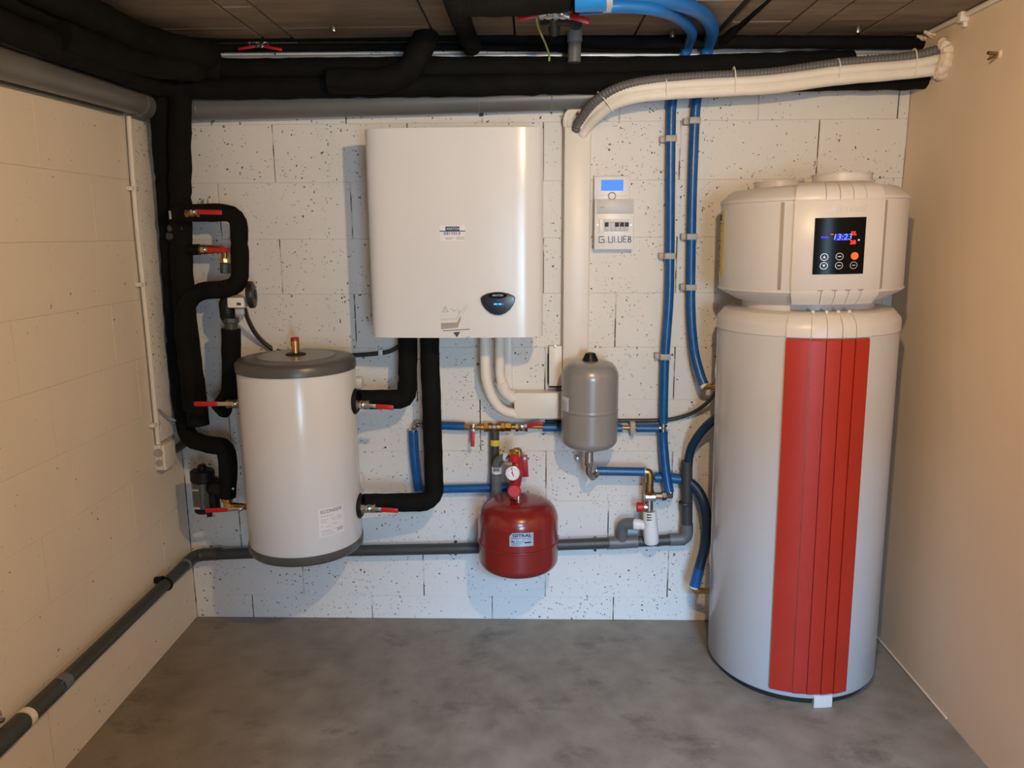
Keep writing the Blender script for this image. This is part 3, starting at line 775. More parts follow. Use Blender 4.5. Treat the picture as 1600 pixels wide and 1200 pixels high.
# ------------------------------------------------------------------ left pipework
ftube('insulated_pipe', 'thick black insulated riser descending in the left corner from the ceiling',
      [P(282, 120, -.13), P(281, 200, -.10), P(282, 300, -.11), P(284, 420, -.11), P(290, 500, -.12), P(303, 600, -.13), P(311, 664, -.13)], .037, 21, fil=.1, cuts=(.32,))
ftube('insulated_pipe', 'black insulated riser squeezed into the corner behind the thick riser',
      [P(250, 125, -.14), P(251, 200, -.09), P(260, 310, -.075), P(267, 420, -.07), P(276, 560, -.07), P(284, 640, -.08), P(293, 685, -.11), P(330, 696, -.16), P(353, 697, -.20), P(357, 730, -.22), P(354, 776, -.22)], .032, 22, fil=.045, cuts=(.2, .55))
ftube('insulated_pipe', 'black insulated loop with right-angle bends carrying the top red lever',
      [P(272, 333, -.17), P(373, 332, -.17), P(376, 449, -.17), P(300, 456, -.17), P(284, 500, -.165), P(296, 585, -.16), P(300, 640, -.15)], .030, 23, fil=.055, cuts=(.3,))
ball_valve('red lever lying on the black insulated loop at the top left', P(302, 333, -.19), (1, 0, 0), P(302, 331, -.207), P(347, 332, -.207), .013, .05, 'bronze', .12)
ball_valve('red lever inside the black insulated loop', P(320, 390, -.12), (1, 0, 0), P(318, 390, -.145), P(359, 391, -.145), .016, .06, 'bronze', .14)
ftube('insulated_pipe', 'short black pipe stub feeding the valve inside the loop', [P(275, 390, -.12), P(312, 390, -.12)], .019, 24)
dc = thing('drain_cock', 'small brass drain cock with dark nut hanging inside the black loop', 'fitting', P(352, 425, -.12))
obj('elbow', sweep(fillet([P(328, 390, -.12), P(352, 390, -.12), P(352, 408, -.12)], .02), .012, 14), M['bronze'], dc)
obj('brass_collar', lathe([(.0145, -.008), (.0155, 0), (.0145, .008)], P(352, 407, -.12), (0, 0, 1), 8), M['brass'], dc)
obj('nut', cyl(P(352, 411, -.12), P(352, 427, -.12), .019, 8, .002), M['pvcd'], dc)
nb = thing('union_nuts', 'dark grey union nuts on the riser below the top loop', 'fitting', P(280, 366, -.13))
obj('nut', cyl(P(264, 357, -.13), P(287, 357, -.13), .013, 8), M['pvcd'], nb)
obj('nut', cyl(P(262, 369, -.13), P(283, 369, -.13), .014, 8), M['pvcd'], nb)
obj('clip', box(P(266, 336, -.20) - V3((.004, .002, .014)), P(266, 336, -.20) + V3((.004, .002, .014)), .001), M['steel'], nb)
pc2 = thing('pipe_clamp', 'pale wall clamp poking above the black insulated loop', 'clamp', P(325, 322, -.03))
for u in (320, 327): obj('clamp_arm', cyl(P(u, 312, -.02), P(u + 1, 335, -.08), .006, 10), M['whitep'], pc2)
# circulation pump
pp = thing('circulation_pump', 'small circulation pump with black round knob beside the insulated loop', 'pump', P(362, 480, -.17))
obj('volute', lathe([(.018, -.05), (.026, -.03), (.027, .02), (.018, .04)], P(355, 482, -.16), (0, 0, 1), 18), M['plasticblk'], pp)
obj('motor_block', box(P(364, 480, -.17) - V3((.008, .03, .0)), P(384, 464, -.17) + V3((.004, .03, .0)), .005), M['whitep'], pp)
obj('label', box(P(370, 477, -.2015) - V3((.0, .001, .0)), P(376, 473, -.2015) + V3((0, .001, 0))), M['ink'], pp, 0)
obj('cable_gland', box(P(369, 492, -.16) - V3((0, .012, 0)), P(381, 481, -.16) + V3((0, .012, 0)), .004), M['galv'], pp)
kd = lathe([(.0, 0), (.038, 0), (.046, .004), (.048, .012), (.045, .022), (.034, .026), (.0, .026)], P(387, 461, -.17), (1, .16, .05), 28)
kn = obj('control_knob', kd, M['knob'], pp)
obj('knob_cap', lathe([(.0, 0), (.018, 0), (.016, .003), (0, .004)], P(387, 461, -.17) + V3((1, .16, .05)).normalized() * .0262, (1, .16, .05), 20), M['plasticblk'], kn)
obj('union_nut', MB().add(cyl(P(361, 496, -.16), P(361, 504, -.16), .029, 8, .002)).add(cyl(P(361, 504, -.16), P(361, 514, -.16), .022, 16)), M['pvcd'], pp)
obj('gasket', cyl(P(361, 512.5, -.16), P(361, 514.5, -.16), .0195, 16), M['ivory'], pp)
ftube('insulated_pipe', 'black sleeve below the pump bending into the upper left tank valve',
      [P(361, 514, -.16), P(362, 590, -.16), P(360, 618, -.18), P(344, 638, -.20), P(352, 638, -.21)], .033, 26, fil=.05, wob=.04)
ball_valve('red lever at the upper left port of the buffer tank, pointing left', P(366, 631, -.26), (1, 0, 0), P(366, 631, -.285), P(303, 631, -.285), .014, .05, 'bronze', .42)
# magnetic filter
mf = thing('magnetic_filter', 'black magnetic dirt filter with smoky clear bowl at lower left of the tank', 'filter', P(318, 803, -.20))
c = P(317, 750, -.20)
def pz(v): return P(317, v, -.20).z
obj('knob', cyl(V3((c.x, c.y, pz(740))), V3((c.x, c.y, pz(726))), .016, 14, .004), M['plasticblk'], mf)
obj('collar', cyl(V3((c.x, c.y, pz(752))), V3((c.x, c.y, pz(734))), .043, 10, .004), M['plasticblk'], mf)
obj('clear_bowl', cyl(V3((c.x - .008, c.y, pz(792))), V3((c.x - .008, c.y, pz(752))), .033, 24), M['clearp'], mf)
gl = MB()
for vv in (761, 789): gl.add(box((c.x - .030, c.y - .0345, pz(vv + 1.6)), (c.x - .004, c.y - .030, pz(vv - 1))))
obj('bowl_print', gl, M['galv'], mf, 0)
obj('column', cyl(V3((c.x + .028, c.y + .01, pz(796))), V3((c.x + .028, c.y + .01, pz(748))), .023, 20), M['plasticblk'], mf)
obj('base_cap', cyl(V3((c.x - .004, c.y, pz(800))), V3((c.x - .004, c.y, pz(792))), .034, 20, .006), M['plasticblk'], mf)
obj('drain_plug', cyl(V3((c.x + .018, c.y - .01, pz(805))), V3((c.x + .018, c.y - .01, pz(798))), .010, 12), M['plasticblk'], mf)
obj('port', sweep(fillet([V3((c.x + .03, c.y, pz(760))), P(340, 762, -.215), P(352, 768, -.22)], .02), .026, 16), M['plasticblk'], mf)
obj('size_mark', lathe([(0, 0), (.004, 0), (.004, .001), (0, .001)], P(364, 763.5, -.245), (.6, -.8, 0), 10), M['paper'], mf)
bf = thing('brass_union', 'brass union joining the lower black elbow to the tank', 'fitting', P(357, 785, -.22))
obj('union', MB().add(cyl(P(355, 777, -.22), P(355, 784, -.22), .019, 12, .002)).add(cyl(P(355, 784, -.22), P(356, 791, -.225), .014, 12)), M['brass'], bf)
obj('tail', cyl(P(358, 789, -.23), P(386, 792, -.25), .011, 12), M['bronze'], bf)
ball_valve('red lever at the lower left port of the buffer tank, pointing left', P(368, 792, -.235), (1, 0, 0), P(375, 795, -.262), P(321, 798, -.262), .013, .05, 'brass', .36)

# pump cable with clips
cb = thing('pump_cable', 'dark cable sagging from the pump behind the tank to the boiler', 'cable', P(432, 547, -.02))
obj('cable', sweep(smooth([P(383, 484, -.15), P(388, 500, -.10), P(400, 522, -.05), P(418, 540, -.02), P(440, 550, -.012), P(500, 556, -.012), P(557, 555, -.012), P(600, 551, -.012), P(617, 545, -.012), P(634, 532, -.012)]), .0082, 10), M['cable'], cb)
for u, v in ((430, 545), (595, 551)): obj('cable_clip', box(P(u - 4, v + 6, -.0235), P(u + 4, v - 6, -.002), .002), M['whitep'], cb)

# left wall: conduit, clips, junction box
XW = XL
tag(obj('wall_board', box((XL, -.176, .782), (XL + .014, -.004, 1.90), .002), M['block']), 'tall white painted board in the left corner behind the cream conduit', 'board')
cw = thing('wall_conduit', 'thin cream conduit clipped down the left wall near the corner', 'conduit', PX(247, 690, XW + .016))
pts = [PX(201, 182, XW + .016), PX(212, 330, XW + .016), PX(223, 440, XW + .016), PX(236, 570, XW + .016), PX(247.5, 694, XW + .016)]
obj('conduit', sweep(smooth(pts, 4), .0085, 12), M['ivory'], cw)
for u, v in ((209, 295), (222.5, 444), (243, 662)):
    q = PX(u, v, XW + .010); obj('conduit_clip', box(q - V3((.010, .035, .007)), q + V3((.012, .012, .007)), .003), M['ivory'], cw)
jb = thing('junction_box', 'cream surface junction box with round grommets at the foot of the left conduit', 'electrical box', PX(258, 738, XW))
ya = PX(241, 718, XW).y; q0 = PX(241, 700, XW); q1 = PX(241, 736, XW)
X2 = P(258, 715, ya).x
yb = PX(276, 715, X2).y
bz1, bz0 = P(250, 696, ya).z, P(250, 735, ya).z
obj('box_body', box((XW, ya, bz0), (X2, yb, bz1), .004), M['ivory'], jb)
for k, zz in enumerate((.70, .30)):
    obj('grommet', lathe([(.016 - .003 * k, 0), (.016 - .003 * k, .003), (.012 - .003 * k, .0035), (.009, .001), (0, .001)], V3(((XW + X2) / 2 - .002, ya, bz0 + (bz1 - bz0) * zz)), (0, -1, 0), 18), M['clip'], jb)
obj('lid_seam', box((X2 - .012, ya - .0006, bz0 + .004), (X2 - .0105, yb, bz1 + .0006)), M['greystrip'], jb, 0)
tag(obj('loose_cable', sweep(smooth([PX(247, 640, XW + .02), P(262, 652, -.14), P(272, 656, -.12), P(282, 660, -.10)]), .004, 8), M['galv']), 'short pale cable looping from the left conduit behind the black pipes', 'cable')
tag(obj('grey_sleeve', sweep(smooth([P(262, 705, -.04), P(278, 700, -.06), P(292, 688, -.08)]), .016, 12), M['pvcd']), 'dark grey sleeve behind the junction box in the corner', 'pipe', 'grey plastic pipes')

# ------------------------------------------------------------------ drain pipe low on the walls
dp = thing('waste_pipe', 'dark grey waste pipe along the foot of the left wall and back wall', 'pipe', P(310, 866, -.04), 'grey plastic pipes')
obj('pipe_run', sweep(fillet([(-1.16, -2.4, .268), (-1.16, -1.0, .284), (-1.16, -.045, .286), P(420, 863, -.04), P(720, 857, -.04), P(962, 848, -.04), P(1073, 842, -.04), P(1073, 720, -.045)], .04), .0215, 20), M['pvcd'], dp)
obj('elbow', sweep(fillet([(-1.16, -.13, .286), (-1.16, -.045, .286), P(345, 865, -.04)], .04), .0245, 20), M['pvcd'], dp)
obj('white_ring', cyl((-1.16, -.145, .2858), (-1.16, -.128, .286), .0235, 20), M['pvcl'], dp)
def lp(u, v): return PX(u, v, -1.16)
def sec(ua, va, ub, vb, r, m, nm):
    a = lp(ua, va); b = lp(ub, vb); za = .284 + (a.y + 1) * .0021; zb2 = .284 + (b.y + 1) * .0021
    return obj(nm, cyl((-1.16, a.y, za), (-1.16, b.y, zb2), r, 20, .002), M[m], dp)
sec(45, 1122, 92, 1070, .0245, 'pvcd', 'coupling'); sec(88, 1074, 103, 1058, .0245, 'pvc', 'coupling'); sec(38, 1130, 46, 1120, .0255, 'ivory', 'white_ring')
sec(-20, 1180, 36, 1132, .0265, 'pvcd', 'coupling')
q = lp(94, 1072); obj('blue_sticker', plate(quad(-.02, -.012, .02, .012, 6), lambda p, o: V3((-1.16 + (.0247 + o) * math.cos(p.y / .0247 + .35), q.y + p.x, .284 + (.0247 + o) * math.sin(p.y / .0247 + .35))), .0004), M['bluetape'], dp, 0)
q = lp(258, 908); obj('pipe_clamp', MB().add(ring((-1.16, q.y, .2855), (0, 1, 0), .024, .004, 20, 6)).add(cyl((-1.195, q.y, .300), (-1.165, q.y, .305), .012, 14)), M['plasticblk'], dp)
q = lp(14, 1150); obj('wall_rosette', lathe([(.028, 0), (.024, .010), (.010, .018), (.006, .03), (0, .03)], (XL, q.y, .325), (1, 0, 0), 18), M['chrome'], dp)
for u in (965, 1060): obj('coupling', cyl(P(u - 14, 848.5 - (u - 962) * .055, -.04), P(u + 10, 847.5 - (u - 962) * .055, -.04), .0245, 20, .002), M['pvc'], dp)
obj('tee', cyl(P(961, 848, -.04), P(997, 846, -.04), .0245, 20, .002), M['pvc'], dp)
obj('elbow', sweep(fillet([P(1046, 843, -.04), P(1073, 842, -.04), P(1073, 818, -.04)], .035), .0245, 20), M['pvc'], dp)
obj('branch_elbow', sweep(fillet([P(972, 846, -.04), P(972, 818, -.055), P(992, 818, -.075)], .035), .0215, 18), M['pvc'], dp)
for u, v in ((712, 856), (930, 850)):
    obj('clip_screw', cyl(P(u, v - 11, -.015), P(u, v + 11, -.015), .005, 10), M['cable'], dp)
obj('wall_collar', MB().add(ring(P(1071, 786, -.045), (0, 0, 1), .023, .005, 18, 6)), M['pvcd'], dp)

# ------------------------------------------------------------------ blue pipes on the back wall
GB = 'blue sleeved water pipes'
def bclip(parent, c, axis='z', r=.017):
    b = MB()
    if axis == 'z': b.add(box((c.x - .020, c.y - r - .003, c.z - .011), (c.x + .019, 0, c.z + .011), .003)); b.add(box((c.x - .036, c.y + .002, c.z - .011), (c.x - .018, 0, c.z + .011), .003)); 
    else: b.add(box((c.x - .010, c.y - r - .003, c.z - .022), (c.x + .010, 0, c.z + .022), .003)); b.add(box((c.x - .006, c.y, c.z - .036), (c.x + .006, 0, c.z - .02), .002))
    o = obj('pipe_clip', b, M['clip'], parent)
    return o
BY = -.032
b1 = thing('blue_pipe', 'left one of two tall blue pipes clipped to the back wall', 'pipe', P(1046, 770, BY), GB)
obj('sleeve', sweep(smooth([P(1066, 95, -.04), P(1057, 128, BY), P(1050, 160, BY), P(1048, 217, BY), P(1046.5, 400, BY), P(1045, 470, BY), P(1039, 557, BY), P(1037, 620, BY), P(1036.5, 661, BY)]), .0172, 16), M['blue'], b1)
obj('sleeve', sweep(smooth([P(1036, 674, BY), P(1036, 690, BY), P(1040, 735, -.045), P(1045.5, 769, -.06)]), .0185, 16), M['blue'], b1)
for u, v in ((1048, 217), (1046, 400), (1039, 557)): bclip(b1, P(u, v, BY))
ej = MB(); ej.add(cyl(P(1036.5, 660, BY), P(1036, 676, BY), .010, 12)); ej.add(ring(P(1036.5, 667, BY), (0, 0, 1), .011, .004, 14, 6)); ej.add(cyl(P(1030, 668, BY), P(1042, 668, BY), .010, 12))
obj('tee_fitting', ej, M['chrome'], b1)
b2 = thing('blue_pipe', 'right one of two tall blue pipes, curving to the water heater', 'pipe', P(1100, 603, -.1), GB)
obj('sleeve', sweep(smooth([P(1101, 95, -.04), P(1095, 128, BY), P(1088, 160, BY), P(1085, 205, BY), P(1081.5, 300, BY), P(1080, 372, BY), P(1079, 448, BY), P(1080, 500, -.04), P(1085, 550, -.06), P(1094, 585, -.085), P(1100, 601, -.10)]), .0172, 16), M['blue'], b2)
for u, v in ((1085, 189), (1080.5, 370), (1079, 449)): bclip(b2, P(u, v, BY))
obj('end_ring', cyl(P(1098.5, 598, -.10), P(1101, 605, -.102), .0145, 14), M['whitep'], b2)
obj('brass_elbow', sweep(fillet([P(1098, 601, -.102), P(1100, 606, -.105), P(1112, 604, -.13), P(1124, 603, -.16)], .012), .0095, 14), M['brass'], b2)
obj('brass_nut', cyl(P(1110, 604, -.128), P(1114, 603.5, -.136), .0125, 8), M['brass'], b2)
# horizontal filling line
hl = thing('filling_line', 'level blue pipe with brass valves and fittings under the boiler', 'pipe', P(770, 668, BY), GB)
obj('sleeve', sweep([P(660, 664, BY), P(726, 666, BY)], .0165, 16), M['blue'], hl)
obj('sleeve', sweep([P(848, 668, BY), P(972, 669, BY)], .0155, 16), M['blue'], hl)
obj('sleeve', sweep([P(994, 669, BY), P(1029, 669, BY)], .0155, 16), M['blue'], hl)
obj('copper_pipe', sweep([P(655, 664, BY), P(1036, 669, BY)], .008, 12), M['bronze'], hl)
bclip(hl, P(988, 668, BY), 'x', .013)
def hx(u0, u1, r, m, seg=6, v=667): return obj('brass_fitting', cyl(P(u0, v, BY), P(u1, v, BY), r, seg, .0012), M[m], hl)
hx(725, 733, .013, 'brass'); hx(744, 753, .012, 'bronze', 12); hx(752, 757, .0145, 'brass', 12); hx(756, 763, .0195, 'brass'); hx(763, 769, .016, 'bronze', 16)
hx(769, 776, .0145, 'chrome', 16); hx(776, 783, .017, 'bronze', 16); hx(783, 789, .0185, 'bronze'); hx(789, 799, .0165, 'brass'); hx(799, 806, .011, 'bronze', 12)
ball_valve('red lever hanging down on the filling line under the boiler', P(739, 667, BY), (1, 0, 0), P(739, 667, BY - .028), P(738.5, 698, BY - .035), .013, .035, 'chrome', .24, .014)
ball_valve('red lever tilted right on the filling line beside the grey vessel', P(815, 668, BY), (1, 0, 0), P(815, 667, BY - .028), P(849, 661, BY - .040), .014, .045, 'chrome', .24, .014)
# elbow, short riser, lower level pipe
lv_ = thing('blue_pipe', 'short blue riser left of the long black pipe with brass elbows', 'pipe', P(650, 765, BY), GB)
obj('sleeve', sweep(smooth([P(645.5, 674, BY), P(648, 715, BY), P(654, 766, BY)]), .0185, 16), M['blue'], lv_)
el = MB(); el.add(sweep(fillet([P(646, 676, BY), P(647, 663, BY), P(662, 664, BY)], .015), .0095, 12)); el.add(lathe([(.013, -.006), (.013, .006)], P(652, 663, BY), (1, 0, 0), 8)); el.add(lathe([(.013, -.005), (.013, .005)], P(646, 669, BY), (0, 0, 1), 8))
obj('elbow', el, M['chrome'], lv_)
obj('clip', box(P(636, 675, -.012), P(643, 669, -.0), .002), M['steel'], lv_)
obj('elbow', sweep(fillet([P(653, 758, BY), P(654, 767, BY), P(668, 765, BY)], .01), .010, 12), M['chrome'], lv_)
ll = thing('blue_pipe', 'lower level blue pipe running behind the red vessel fittings', 'pipe', P(730, 763, BY), GB)
obj('sleeve', sweep([P(660, 765, BY), P(690, 764, BY), P(806, 761, BY)], .0165, 16), M['blue'], ll)

# dark grey riser and grey elbow to the safety group
gr = thing('waste_riser', 'dark grey plastic riser with yellow tag below the brass fittings', 'pipe', P(772, 860, -.045), 'grey plastic pipes')
obj('pipe_run', cyl(P(773, 674, -.045), P(773, 850, -.045), .0175, 18), M['pvcd'], gr)
obj('socket', cyl(P(773.5, 674, -.045), P(773.5, 684, -.045), .0155, 18), M['pvcl'], gr)
obj('yellow_tag', cyl(P(773.5, 686.5, -.046), P(773.5, 695.5, -.046), .0183, 18), M['yellow'], gr)
ge = thing('waste_elbow', 'light grey plastic elbow pipe joining the red safety group', 'pipe', P(775, 775, -.10), 'grey plastic pipes')
obj('elbow', sweep(fillet([P(776, 780, -.09), P(776, 716, -.10), P(806, 715, -.13)], .05), .0165, 18), M['pvc'], ge)
obj('socket', cyl(P(776, 778, -.09), P(776, 741, -.095), .0195, 18, .002), M['pvc'], ge)
obj('white_band', cyl(P(776, 739, -.097), P(776, 729, -.097), .0190, 18), M['paper'], ge)
pr = MB()
for k in range(4): pr.add(box(P(771.5 + 2.4 * k, 737, -.118), P(773 + 2.4 * k, 732, -.1165)))
obj('band_print', pr, M['ink'], ge, 0)
obj('white_tag', cyl(P(788.5, 714.5, -.117), P(796, 714.5, -.123), .0180, 18), M['paper'], ge)
obj('tag_print', bar(P(791, 717.5, -.1395), P(794, 712, -.1415), .004, .001), M['ink'], ge, 0)
obj('blue_sticker', plate(quad(-.010, -.012, .010, .012, 4), lambda p, o: P(776, 768, -.09) + V3(((.0196 + o) * math.sin(p.x / .0196 + .1), -(.0196 + o) * math.cos(p.x / .0196 + .1), p.y)), .0004), M['bluetape'], ge, 0)

# ------------------------------------------------------------------ red expansion vessel + safety group
RY = -.195
ra, rb2 = P(746, 820, RY), P(873.5, 820, RY)
rr_ = (rb2.x - ra.x) / 2 * .985; rcx = (ra.x + rb2.x) / 2
def rz(v): return P(810, v, RY - rr_ * .9).z
ztop = P(806, 779, RY).z; zsh = P(746, 803, RY).z; zseam = rz(864); zbot = rz(897)
ev = thing('expansion_vessel', 'red squat heating expansion vessel with silver label below the boiler', 'vessel', (rcx, RY, zbot))
prf = [(0, zbot - .034)]
for k in range(1, 13):
    t = PI / 2 * k / 12; prf.append((rr_ * .99 * math.sin(t) ** .42, zbot + .008 - .042 * math.cos(t) ** 1.0))
prf += [(rr_ * .99, zbot + .012), (rr_ * .99, zseam - .006), (rr_ * .99, zseam - .003)]
obj('shell', lathe(prf, (rcx, RY, 0), seg=64), M['redtank'], ev)
obj('seam_rim', lathe([(rr_ * .98, zseam - .006), (rr_ * 1.012, zseam - .004), (rr_ * 1.018, zseam), (rr_ * 1.012, zseam + .004), (rr_ * .98, zseam + .006)], (rcx, RY, 0), seg=64), M['redtank'], ev)
hgt = ztop - zsh
up_p = [(rr_ * .99, zseam), (rr_ * .99, zseam + .006), (rr_ * .99, zsh - .016), (rr_ * .99, zsh - .012)]
for k in range(1, 17):
    t = PI / 2 * k / 16; up_p.append((rr_ * .99 * max(0, math.cos(t)) ** .46, zsh - .012 + (ztop - zsh + .012) * math.sin(t) ** 1.15))
up_p[-1] = (0, ztop)
obj('shell', lathe(up_p, (rcx, RY, 0), seg=64), M['redtank'], ev)
obj('neck', cyl((rcx, RY, ztop - .004), (rcx, RY, ztop + .016), .016, 12), M['chrome'], ev)
def onRed(off, amid, zc): return lambda p: V3((rcx + (rr_ * .99 + off) * math.sin(amid + p.x / rr_), RY - (rr_ * .99 + off) * math.cos(amid + p.x / rr_), zc + p.y))
a_c = math.asin(max(-1, min(1, (P(815, 844, RY - rr_).x - rcx) / rr_)))
lz = P(815, 844, RY - rr_).z; lw2 = P(834, 844, RY - rr_).x - P(795.5, 844, RY - rr_).x; lh2 = (P(815, 833, RY - rr_).z - P(815, 854, RY - rr_).z)
def labshape(w_, h_, cut):
    v = []; f = []; n = 8
    for i in range(n + 1):
        x = -w_ / 2 + w_ * i / n
        top = h_ / 2 if x > -w_ / 2 + cut else h_ / 2 - cut * (1 - (x + w_ / 2) / cut)
        v += [V3((x, -h_ / 2, 0)), V3((x, top, 0))]
    for i in range(n): f.append((2 * i, 2 * i + 2, 2 * i + 3, 2 * i + 1))
    return v, f
l2 = obj('maker_label', plate(labshape(lw2, lh2, .011), lambda p, o: onRed(.0002 + o, a_c, lz)(p), .0004), M['silver'], ev, 0, 'silver label')
obj('label_name', mapvf(text_vf('GITRAL', .0155, 0, .0006), lambda p: onRed(.0008, a_c + .01, lz + lh2 * .30)(V3((p.x * 1.28, p.y, 0)))), M['navy'], l2, 0)
pr = MB()
for (a, b, c, h) in [(-.42, .1, .10, .03), (-.42, .35, .0, .025), (-.42, -.30, -.13, .09), (-.25, .1, -.12, .03), (-.42, .0, -.25, .03), (.12, .40, -.22, .09), (-.42, -.05, -.38, .03), (.1, .4, .09, .02)]:
    pr.add(mapvf(quad(a * lw2, (c - h / 2) * lh2, b * lw2, (c + h / 2) * lh2, 3), onRed(.0008, a_c, lz)))
obj('label_print', pr, M['navy'], l2, 0)

sg = thing('safety_group', 'red heating safety valve with pressure gauge on top of the red vessel', 'valve', (rcx, RY, ztop + .016))
SY = RY
def sp(u, v, dy=0): return P(u, v, SY + dy)
obj('valve_body', sweep(smooth([sp(804, 777), sp(804, 765), sp(806, 748), sp(807, 730), sp(807, 716)]), lambda i, n: .019 - .004 * math.sin(i / n * 9), 16), M['reddk'], sg)
obj('outlet_cap', lathe([(0, .0), (.0235, .0), (.0245, .004), (.0235, .016), (.02, .019), (0, .019)], sp(803.5, 766, -.012), (0, -1, .12), 24), M['red'], sg)
obj('red_cap', lathe([(.0165, -.012), (.0185, -.006), (.0185, .012), (.012, .016), (0, .016)], sp(804, 716, -.006), (0, 0, 1), 12), M['red'], sg)
ga = obj('pressure_gauge', lathe([(0, .0), (.024, .0), (.0265, .004), (.0265, .020), (.0245, .021), (.0245, .0185), (0, .0185)], sp(801.5, 738, -.016), (-.05, -1, .1), 32), M['steel'], sg)
gn = V3((-.05, -1, .1)).normalized(); gc = sp(801.5, 738, -.016) + gn * .019
obj('dial', lathe([(0, 0), (.0243, 0), (.0243, .0006), (0, .0006)], gc, gn, 32), M['dial'], ga)
_, gx, gy = frame(gn)
def gd(a, r): return gc + gn * .0010 + V3((1, 0, 0)) * (r * math.sin(a)) + V3((0, .1, 1)).normalized() * (r * math.cos(a))
tk2 = MB()
for k in range(13):
    a = math.radians(-135 + 270 * k / 12); tk2.add(bar(gd(a, .0175), gd(a, .021), .0011, .0006, gn))
obj('scale_marks', tk2, M['ink'], ga, 0)
obj('needle', bar(gd(math.radians(-10), .020), gd(math.radians(166), .012), .0020, .0008, gn), M['ink'], ga, 0)
obj('red_needle', bar(gd(math.radians(-40), .006), gd(math.radians(150), .008), .0028, .0010, gn), M['red'], ga, 0)
bt = MB(); bt.add(cyl(sp(802, 710, 0), sp(802, 703, 0), .016, 8, .002)); bt.add(cyl(sp(811, 712, 0), sp(811, 704, 0), .0115, 14)); bt.add(cyl(sp(803, 704.5, 0), sp(812, 703.5, 0), .011, 10))
obj('air_vent', bt, M['brass'], sg)
obj('vent_cap', cyl(sp(811, 704, -.004), sp(811, 701, -.004), .0075, 10), M['bronze'], sg)
bk = obj('bracket_plate', bar(P(818.5, 711, -.05), P(820, 745, -.05), .028, .006, bev=.001), M['reddk'], sg)
obj('bracket_arm', box(P(806, 740, -.13), P(815, 722, -.045), .002), M['reddk'], sg)
obj('bracket_screw', lathe([(.006, 0), (.006, .003), (0, .004)], P(819, 717, -.054), (0, -1, 0), 10), M['steel'], bk)

# ------------------------------------------------------------------ grey vessel
GY = -.15
ga_, gb_ = P(876, 640, GY), P(966.5, 640, GY)
gr_ = (gb_.x - ga_.x) / 2 * .985; gcx = (ga_.x + gb_.x) / 2
def gz(v): return P(921, v, GY - gr_ * .9).z
gt, gsh, gse, gbo = P(921, 563, GY).z, P(875, 583, GY).z, gz(648), gz(708)
gv = thing('expansion_vessel', 'grey upright sanitary expansion vessel with a black cap on the back wall', 'vessel', (gcx, GY, gbo))
pf = [(0, gbo - .006)]
for k in range(1, 11):
    t = PI / 2 * k / 10; pf.append((gr_ * .99 * math.sin(t) ** .5, gbo + .030 - .036 * math.cos(t)))
pf += [(gr_ * .99, gbo + .036), (gr_ * .99, gse - .008), (gr_ * .99, gse - .004), (gr_ * 1.006, gse - .002), (gr_ * 1.006, gse + .002), (gr_ * .99, gse + .004), (gr_ * .99, gse + .008), (gr_ * .99, gsh - .016), (gr_ * .99, gsh - .010)]
for k in range(1, 13):
    t = PI / 2 * k / 12; pf.append((gr_ * .99 * max(0, math.cos(t)) ** .44, gsh - .010 + (gt - gsh + .010) * math.sin(t) ** 1.15))
pf[-1] = (0, gt)
obj('shell', lathe(pf, (gcx, GY, 0), seg=56), M['grey'], gv)
kt = P(921, 551, GY).z
obj('black_cap', lathe([(.028, gt - .006), (.028, gt + .004), (.018, kt - .002), (.013, kt), (0, kt)], (gcx, GY, 0), seg=14), M['plasticblk'], gv)
def onG(amid, zc, off): return lambda p: V3((gcx + (gr_ * .99 + off) * math.sin(amid + p.x / gr_), GY - (gr_ * .99 + off) * math.cos(amid + p.x / gr_), zc + p.y))
gl_ = obj('paper_label', plate(quad(-.024, -.028, .024, .028, 6), lambda p, o: onG(-1.12, P(884, 633, GY - .05).z, .0003 + o)(p), .0004), M['paper'], gv, 0)
pr = MB()
for k in range(5): pr.add(mapvf(quad(-.02 + .008 * k, -.022, -.017 + .008 * k, .016, 1), onG(-1.12, P(884, 633, GY - .05).z, .0009)))
obj('label_print', pr, M['inklt'], gl_, 0)
obj('flange', lathe([(.042, gbo - .008), (.045, gbo - .003), (.03, gbo + .002)], (gcx, GY, 0), seg=32), M['rubber'], gv)
obj('steel_flange', lathe([(.018, gbo - .020), (.038, gbo - .013), (.042, gbo - .008), (.03, gbo - .006)], (gcx, GY, 0), seg=32), M['steel'], gv)
vf_ = thing('vessel_connector', 'chrome stem and elbow below the grey vessel', 'fitting', P(921, 752, GY))
obj('stem', cyl((gcx, GY, gbo - .06), (gcx, GY, gbo - .014), .0165, 20), M['chrome'], vf_)
obj('nut', lathe([(.019, 0), (.0195, -.006), (.017, -.014), (.012, -.018)], (gcx, GY, gbo - .058), (0, 0, 1), 6), M['chrome'], vf_)
obj('elbow', sweep(fillet([V3((gcx, GY, gbo - .07)), V3((gcx, GY + .01, gbo - .105)), P(926, 748, -.11), P(934, 738, -.09)], .02), .0125, 14), M['chrome'], vf_)
obj('wall_bracket', bar(P(899, 716, -.02), P(905, 716, -.02), .02, .03, bev=.003), M['steel'], vf_)
hb = thing('blue_pipe', 'short level blue pipe between the grey vessel and the brass safety unit', 'pipe', P(970, 737, -.08), GB)
obj('sleeve', sweep([P(932, 736, -.085), P(1007, 737, -.085)], .0165, 16), M['blue'], hb)
for u in (931.5, 1007.5): obj('end_ring', cyl(P(u - .8, 736.5, -.085), P(u + .8, 736.5, -.085), .0172, 16), M['galv'], hb)

